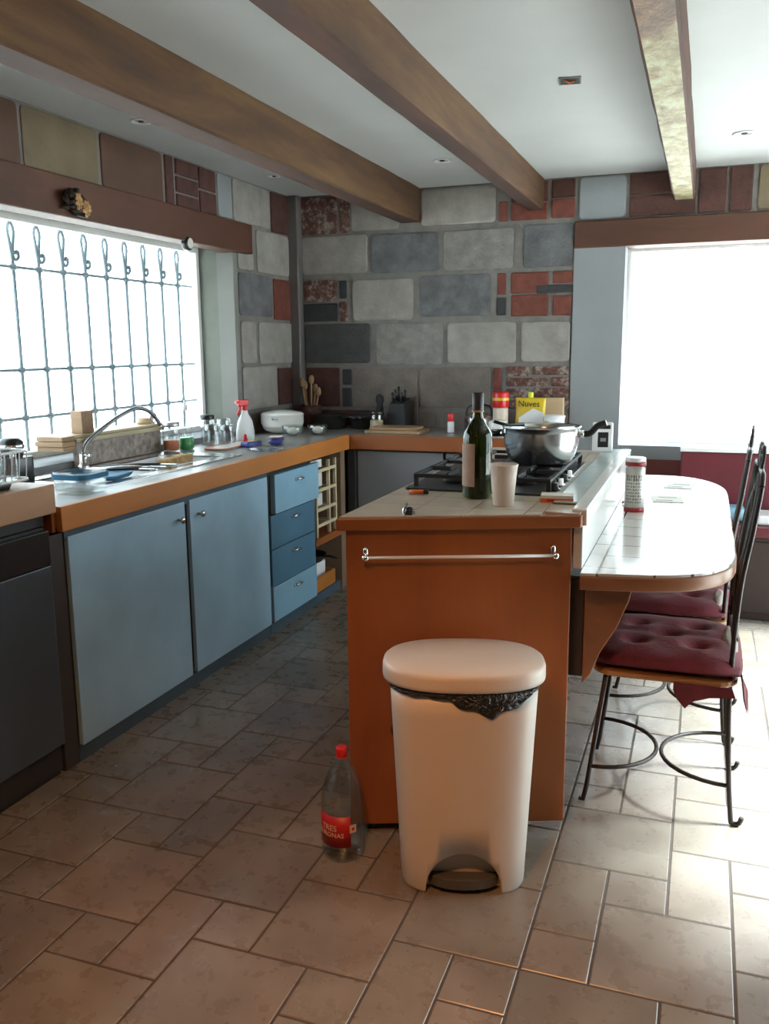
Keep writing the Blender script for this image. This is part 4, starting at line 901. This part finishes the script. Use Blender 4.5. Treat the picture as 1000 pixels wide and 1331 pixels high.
# ------------------------------------------------------------------ CHAIRS
IR = .0075
def make_chair():
    t = thing('iron_chair', 'nearest wrought iron chair with dark red tufted cushion and hanging ties', 'chair', (-.07, 2.81, 0))
    def lp(x, y, z): return (x+.07, y-2.81, z)
    yn, yf = 2.62, 3.0
    for y in (yn, yf):
        mb = MB(); mb.tube([lp(-.305, y, .012), lp(-.292, y, .008), lp(-.283, y, .05), lp(-.236, y, .428)], IR, 8); mb.build('leg', 'wrought_iron', t)
        s_ = -1 if y == yn else 1
        mb = MB(); mb.tube([lp(.175, y, .03), lp(.168, y, .01), lp(.15, y, .008), lp(.143, y, .03), lp(.128, y, .2), lp(.118, y, .44), lp(.128, y, .72), lp(.15, y, .89), lp(.163, y, 1.0), lp(.166, y, 1.03)], IR, 8, smoothpts=4)
        mb.build('leg', 'wrought_iron', t)
    mb = MB(); fr_ = [(-.236, yn), (.118, yn), (.118, yf), (-.236, yf)]
    mb.tube([lp(x, y, .438) for x, y in fr_], IR, 8, closed=True); mb.build('seat_frame', 'wrought_iron', t)
    for (x0, xc) in ((-.272, -.083), (.136, -.069)):
        pts = []
        for i in range(17):
            a = -PI/2+PI*i/16; yc, hy = (yn+yf)/2, (yf-yn)/2
            pts.append(lp(x0+(xc-x0)*math.cos(a), yc+hy*math.sin(a), .125))
        MB().tube(pts, IR*.9, 8).build('stretcher', 'wrought_iron', t)
    mb = MB(); mb.prism(rrect(-.275+.07, .14+.07, 2.562-2.81, 3.035-2.81, .07), .448, .466); mb.build('seat', 'seat_board', t, .006)
    # back ironwork between the two posts
    def bp(y, z):
        xs = [(.118, .44), (.128, .72), (.15, .89), (.163, 1.0), (.172, 1.09), (.178, 1.2)]
        for (xa, za), (xb, zb) in zip(xs[:-1], xs[1:]):
            if z <= zb: return lp(xa+(xb-xa)*(z-za)/(zb-za), y, z)
        return lp(.178, y, z)
    ym = (yn+yf)/2; hw = (yf-yn)/2
    mb = MB(); mb.tube([bp(yn, 1.03), bp(yn+.03, 1.06), bp(ym-.06, 1.065), bp(ym, 1.10), bp(ym+.06, 1.065), bp(yf-.03, 1.06), bp(yf, 1.03)], IR, 8, smoothpts=5)
    mb.build('back_rail', 'wrought_iron', t)
    MB().tube([bp(yn, .56), bp(yf, .56)], IR*.8, 8).build('back_rail', 'wrought_iron', t)
    for s_ in (-1, 1):
        mb = MB(); mb.tube([bp(ym+s_*hw, .58), bp(ym+s_*hw*.3, .68), bp(ym-s_*hw*.35, .80), bp(ym-s_*hw*.5, .90), bp(ym-s_*hw*.2, .97), bp(ym+s_*hw*.3, 1.02), bp(ym+s_*hw*.5, 1.06)], IR*1.25, 8, smoothpts=5); mb.build('back_curve', 'wrought_iron', t)
        mb = MB(); pts = []
        for i in range(26):
            a = i/25*2.6*PI; r_ = .05*(1-.75*i/25); pts.append(bp(ym+s_*(.055-r_*math.cos(a)), 1.09+r_*math.sin(a)*.9))
        mb.tube(pts, IR*.8, 6); mb.build('scroll', 'wrought_iron', t)
        mb = MB(); mb.tube([bp(ym+s_*hw*.55, .57), bp(ym+s_*hw*.62, .75), bp(ym+s_*hw*.62, .95), bp(ym+s_*hw*.5, 1.06)], IR*1.1, 6, smoothpts=4); mb.build('back_bar', 'wrought_iron', t)
    return t
ch1 = make_chair()
ch2 = copy_tree(ch1); ch2.location = (-.07, 3.40, 0); ch2.rotation_euler = (0, 0, math.radians(-3))
ch2['label'] = 'farther wrought iron chair partly hidden under the white table'
def make_cushion(seed, name, label, loc, rz):
    rnd = random.Random(seed)
    t = thing(name, label, 'cushion', loc, rz)
    N = 36; W, D = .215, .232
    tufts = [(-.09, -.09), (.09, -.09), (-.09, .09), (.09, .09), (0, 0)]
    def pos(u, v, top):
        e = max(abs(u), abs(v)); rr_ = (abs(u)**5+abs(v)**5)**(1/5)
        k = max(0, 1-rr_**6)
        x, y = u*W*(1-.05*abs(v)**4), v*D*(1-.05*abs(u)**4)
        if top:
            h = .024+.038*k**.5
            for tx, ty in tufts:
                d2 = (x-tx)**2+(y-ty)**2; h -= .030*math.exp(-d2/.0009)
            h += .005*math.sin(x*38+seed)*math.cos(y*31+seed*2)*k
            h -= .010*math.exp(-(abs(y)-.0)**2/.0004)*k*.5
            return (x, y, max(h, .012))
        return (x, y, .003+.014*(1-k))
    mb = MB()
    for top in (True, False):
        vs = [pos(-1+2*i/N, -1+2*j/N, top) for i in range(N+1) for j in range(N+1)]
        fs = [(i*(N+1)+j, (i+1)*(N+1)+j, (i+1)*(N+1)+j+1, i*(N+1)+j+1) for i in range(N) for j in range(N)]
        mb.add(vs, fs, 0, True)
    # side wall
    per = [(-1+2*i/N, -1) for i in range(N)]+[(1, -1+2*i/N) for i in range(N)]+[(1-2*i/N, 1) for i in range(N)]+[(-1, 1-2*i/N) for i in range(N)]
    r0 = [pos(u, v, False) for u, v in per]; r1 = [pos(u, v, True) for u, v in per]
    rm = [((a[0]+b_[0])/2*1.03, (a[1]+b_[1])/2*1.03, (a[2]+b_[2])/2) for a, b_ in zip(r0, r1)]
    mb.loft([r0, rm, r1], 0, True, False, False)
    mb.build('pad', 'cushion_fabric', t)
    mb = MB()
    for tx, ty in tufts: mb.ball((tx, ty, .034), .008, .008, .005, n=8, k=5)
    mb.build('tuft_buttons', 'cushion_fabric', t)
    return t
c1 = make_cushion(1, 'seat_cushion', 'dark red tufted cushion on the nearest iron chair', (-.068, 2.80, .467), 0)
def cloth(pts, th=.004):
    mb = MB(); n = len(pts); mb.add([(x, y-th/2, z) for x, y, z in pts]+[(x, y+th/2, z) for x, y, z in pts], [tuple(range(n)), tuple(reversed(range(n, 2*n)))]+[(i, (i+1) % n, n+(i+1) % n, n+i) for i in range(n)]); return mb
o = cloth([(.03, -.242, -.012), (.19, -.242, -.012), (.20, -.242, -.04), (.13, -.242, -.048), (.085, -.242, -.065), (.065, -.244, -.088), (.04, -.242, -.06), (.03, -.242, -.035)]).build('hanging_tie', 'cushion_fabric', c1)
mb = MB(); mb.add([(.205, -.16, .02), (.212, -.21, .02), (.222, -.22, -.05), (.235, -.215, -.095), (.232, -.17, -.04)], [(0, 1, 2, 3, 4)]); mb.add([(.209, -.16, .02), (.216, -.21, .02), (.226, -.22, -.05), (.239, -.215, -.095), (.236, -.17, -.04)], [(4, 3, 2, 1, 0)])
mb.build('hanging_tie', 'cushion_fabric', c1)
mb = MB(); mb.ball((.185, .02, .035), .026, .17, .030, n=12, k=8); lab(mb.build('rolled_lining', 'cushion_lining', c1), 'grey-beige lining bunched at the rear')
c2 = make_cushion(5, 'seat_cushion', 'dark red cushion on the farther chair, half under the table', (-.092, 3.38, .467), math.radians(-3))
mb = MB(); mb.ball((.185, -.05, .035), .024, .12, .028, n=12, k=8); mb.build('rolled_lining', 'cushion_lining', c2)

# ------------------------------------------------------------------ BENCH by the back window
t = thing('red_bench', 'dark red padded bench with white top edge under the bright window', 'bench', (.9, 5.1, 0))
mb = MB(); mb.box(-.10, 1.58, 5.06, 5.16, .50, .845); world_part(t, 'backrest', mb, 'maroon_vinyl', .008)
mb = MB(); mb.box(-.105, 1.58, 5.05, 5.17, .848, .868); world_part(t, 'top_rail', mb, 'white_paint', .003)
mb = MB(); mb.box(.02, 1.58, 4.80, 5.05, .0, .44); world_part(t, 'base', mb, 'bench_brown', .004)
mb = MB(); mb.box(.02, 1.58, 4.78, 5.055, .442, .50); world_part(t, 'seat_pad', mb, 'maroon_vinyl', .012)
for x0 in (.06, .58, 1.09):
    mb = MB(); mb.box(x0, x0+.48, 4.793, 4.799, .04, .42); world_part(t, 'front_panel', mb, 'bench_brown', .002)
t = thing('folded_cloth', 'white folded cloth on the red bench seat', 'cloth', (.42, 4.93, .501))
MB().prism(rrect(-.13, .22, -.10, .10, .02), 0, .05).build('fold', 'white_plastic', t, .012)
t = thing('blue_cushion', 'small light blue cushion on the bench by the chair backs', 'cushion', (.15, 4.96, .501))
MB().prism(rrect(-.09, .09, -.07, .07, .03), 0, .075).build('pad', 'blue_drawer_paint', t, .025)

# ------------------------------------------------------------------ BIN and BOTTLE
t = thing('pedal_bin', 'tall white plastic pedal bin with black bag poking out', 'bin', (-.558, 2.135, 0), math.radians(17))
def binring(a, b_, z, e=3.2, fr=1.0, n=64):
    out = []
    for x, y in superell(a, b_, e, n): out.append((x, y, z))
    return out
mb = MB(); A0, B0, A1, B1 = .166, .118, .194, .136
def bw(k): return A0+(A1-A0)*k, B0+(B1-B0)*k
rings = []
for z_ in (0.0, .01, .10, .2, .3, .4, .5, .565):
    k = z_/.565; a, b_ = bw(k); s_ = .975 if z_ == 0 else 1; rings.append(binring(a*s_, b_*s_, z_))
for z_ in (.565, .3, .02):
    a, b_ = bw(z_/.565); rings.append(binring(a-.004, b_-.004, z_))
# front arch cut-out for the pedal
H, HW = .125, .100
vs = [p for r_ in rings for p in r_]; n = 64; fs = []
bm = bmesh.new()
mb.loft(rings, 0, True, True, True)
body = mb.build('body', 'bin_plastic', t)
cut = MB(); arch = [(-HW, -.02), (HW, -.02)]+[(HW*math.cos(a*PI/16), .012+(H-.012)*math.sin(a*PI/16)) for a in range(17)]
cut.prism(arch, .02, .16, 0, True, M=Matrix.Rotation(PI/2, 4, 'X'))
bm.free()
cutter = cut.build('cutter', 'bin_plastic', t)
# boolean applied through the evaluated mesh, then the cutter is deleted
md = body.modifiers.new('b', 'BOOLEAN'); md.object = cutter; md.operation = 'DIFFERENCE'; md.solver = 'EXACT'
bpy.context.view_layer.update(); dg = bpy.context.evaluated_depsgraph_get()
nm_ = bpy.data.meshes.new_from_object(body.evaluated_get(dg)); body.modifiers.clear(); body.data = nm_
bpy.data.objects.remove(cutter)
mb = MB()   # recess behind the arch
mb.prism([(x*1.12, z_*1.12) for x, z_ in arch if z_ >= -.001 or True], .083, .088, 0, M=Matrix.Rotation(PI/2, 4, 'X'))
q = MB(); pr = [(HW*1.08*math.cos(a*PI/16), .003+(H*1.05)*math.sin(a*PI/16)) for a in range(17)]
q.prism(pr, .070, .074, 0, M=Matrix.Rotation(PI/2, 4, 'X')); q.build('arch_recess', 'bin_plastic', t)
q = MB(); n_ = 14; pts = [(-.082, -.08), (.082, -.08)]+[(.082*math.cos(a*PI/n_), -.085-.040*math.sin(a*PI/n_)) for a in range(n_+1)][::-1][::1]
pp = [(.094*math.cos(PI+a*PI/n_), -.076-.044*math.sin(a*PI/n_)) for a in range(n_+1)]
q.prism(pp, .016, .046); lab(q.build('pedal', 'pedal_dark', t, .003), 'dark grey foot pedal')
# lid
mb = MB(); LA, LB = .214, .150
def lr(k, z_, e=2.45): return [(x, y, z_) for x, y in superell(LA*k, LB*k, e, 64)]
mb.loft([lr(.96, .574), lr(.995, .576), lr(1.0, .585), lr(.998, .606), lr(.985, .615), lr(.95, .621), lr(.6, .627), lr(.2, .629)], 0, True); mb.build('lid', 'bin_plastic', t)
# bag
a, b_ = bw(1.0)
def fp(x, out=.004, drop=0):
    kk = 1-drop*.06/.1
    aa, bb = bw(1-drop/.565); aa += out; bb += out
    y = -bb*(max(0, 1-abs(x/aa)**3.2))**(1/3.2); return y
mb = MB(); top = []; xs_ = [-.17+.34*i/40 for i in range(41)]
def drop(x):
    pts = [(-.17, .005), (-.12, .008), (-.045, .014), (-.02, .034), (.03, .050), (.068, .066), (.085, .052), (.13, .040), (.155, .02), (.17, .012)]
    for (xa, da), (xb, db) in zip(pts[:-1], pts[1:]):
        if x <= xb: return da+(db-da)*(x-xa)/(xb-xa)
    return .012
rows = []
for j in range(6):
    rows.append([(x, fp(x, .004+.004*math.sin(x*90+j*1.7)*(j/5)+(.004 if 0 < j < 5 else 0), drop(x)*j/5), .5705-drop(x)*j/5) for x in xs_])
inner = [[(x, y+.004, z_) for x, y, z_ in r_] for r_ in reversed(rows)]
mb.loft(rows+inner, 0, True, False, False, closed=False); mb.build('bin_bag', 'bag_plastic', t)
mb = MB(); mb.loft([binring(A1+.003, B1+.003, .561), binring(A1+.004, B1+.004, .571)], 0, True, False, True); mb.build('bag_rim', 'bag_plastic', t)

t = thing('cola_bottle', 'empty clear plastic bottle with red cap and red label on the floor', 'bottle', (-.90, 2.105, 0), math.radians(12))
prof = [(.03, .004), (.050, .0), (.058, .012), (.061, .03), (.061, .06), (.0595, .065), (.0595, .145), (.061, .15), (.060, .19), (.052, .225), (.036, .262), (.020, .288), (.0135, .298), (.0135, .315)]
MB().lathe(prof+[(.012, .315), (.012, .298), (.018, .287), (.034, .26), (.050, .223), (.058, .19), (.058, .03), (.048, .006)], n=40, cap1=True).build('plastic_body', 'clear_plastic', t)
MB().lathe([(.0155, .302), (.016, .303), (.016, .324), (.0135, .327)], n=20).build('cap', 'red_plastic', t)
MB().lathe([(.0165, .296), (.0165, .300)], n=20).build('neck_ring', 'red_plastic', t)
arc = [PI+.35+(PI*.93)*i/30 for i in range(31)]
arc = [-PI/2-1.45+2.0*i/30 for i in range(31)]
lb = MB().prism([(math.cos(a)*.0612, math.sin(a)*.0612) for a in arc]+[(math.cos(a)*.0605, math.sin(a)*.0605) for a in reversed(arc)], .052, .145, 0, True).build('label', 'label_red', t)
AT = -PI/2-.52
Mt = RZ(AT+PI/2) @ Matrix.Translation((0, -.0614, 0))
text_mb('TRES', .024, .0004, Mt @ Matrix.Translation((0, 0, .108)) @ Matrix.Rotation(PI/2, 4, 'X'), .0614).build('lettering', 'cream_print', t).parent = t
text_mb('CORONAS', .019, .0004, Mt @ Matrix.Translation((0, 0, .088)) @ Matrix.Rotation(PI/2, 4, 'X'), .0614).build('lettering', 'cream_print', t)
arc = [-PI/2+.50+.32*i/6 for i in range(7)]
MB().prism([(math.cos(a)*.0622, math.sin(a)*.0622) for a in arc]+[(math.cos(a)*.0613, math.sin(a)*.0613) for a in reversed(arc)], .095, .118).build('price_tag', 'cream_print', t)
arc = [-PI/2+.60+.12*i/4 for i in range(5)]
MB().prism([(math.cos(a)*.0626, math.sin(a)*.0626) for a in arc]+[(math.cos(a)*.062, math.sin(a)*.062) for a in reversed(arc)], .102, .111).build('tag_mark', 'label_red', t)

# ------------------------------------------------------------------ wall decorations
t = thing('dried_flower_bunch', 'dark dried flower bunch with two cream blooms on the lintel', 'dried flowers', (XL+.07, 3.13, 2.03))
mb = MB()
for k in range(46):
    a = random.uniform(0, 2*PI); r_ = random.uniform(0, .06); mb.ball((random.uniform(0, .035), r_*math.cos(a)*1.15-.01, r_*math.sin(a)*.8), .012, .017, .012, n=6, k=4)
mb.ball((.01, .05, -.05), .012, .05, .012, n=8, k=4); mb.build('leaves', 'dried_petals', t)
for (y, z_) in ((-.005, -.003), (.045, -.025)):
    mb = MB()
    for k in range(16):
        a = k*2.4; r_ = .004*math.sqrt(k)*1.4; mb.ball((.045-r_*.4, y+r_*math.cos(a), z_+r_*1.3*math.sin(a)), .008, .007, .010, n=6, k=4)
    mb.build('bloom', 'dried_flower', t)
t = thing('wall_gauge', 'small black round gauge with white face on the lintel bottom', 'gauge', (XL+.03, 4.03, 1.955))
mb = MB(); mb.lathe([(.032, 0), (.035, .006), (.035, .028), (.030, .034)], n=24, M=Matrix.Rotation(PI/2, 4, 'Y')); mb.build('case', 'black_plastic', t)
mb = MB(); mb.lathe([(.026, .0342), (.026, .036)], n=24, M=Matrix.Rotation(PI/2, 4, 'Y') ); mb.build('face', 'white_ceramic', t)
# pendant lamp behind the camera (warm light on the foreground)
t = thing('pendant_lamp', 'warm pendant lamp hanging over the foreground floor', 'lamp', (-.5, .75, 2.38))
MB().tube([(0, 0, 0), (0, 0, -.28)], .004, 6).build('cord', 'black_plastic', t)
MB().lathe([(.02, -.28), (.14, -.40), (.138, -.402), (.018, -.284)], n=30, cap0=False, cap1=False).build('lamp_shade', 'white_paint', t)
MB().ball((0, 0, -.36), .035).build('bulb', 'lamp_glow', t)
l = bpy.data.lights.new('lamp_light', 'SPOT'); l.energy = LAMP_W; l.color = (1, .40, .12); l.shadow_soft_size = .08
l.spot_size = math.radians(125); l.spot_blend = 1
lo = bpy.data.objects.new('lamp_light', l); C.objects.link(lo); lo.location = (-.5, .75, 2.02)
l = bpy.data.lights.new('lamp_glow_light', 'POINT'); l.energy = LAMP_W*.09; l.color = (1, .5, .2); l.shadow_soft_size = .06
lo = bpy.data.objects.new('lamp_glow_light', l); C.objects.link(lo); lo.location = (-.5, .75, 1.93)
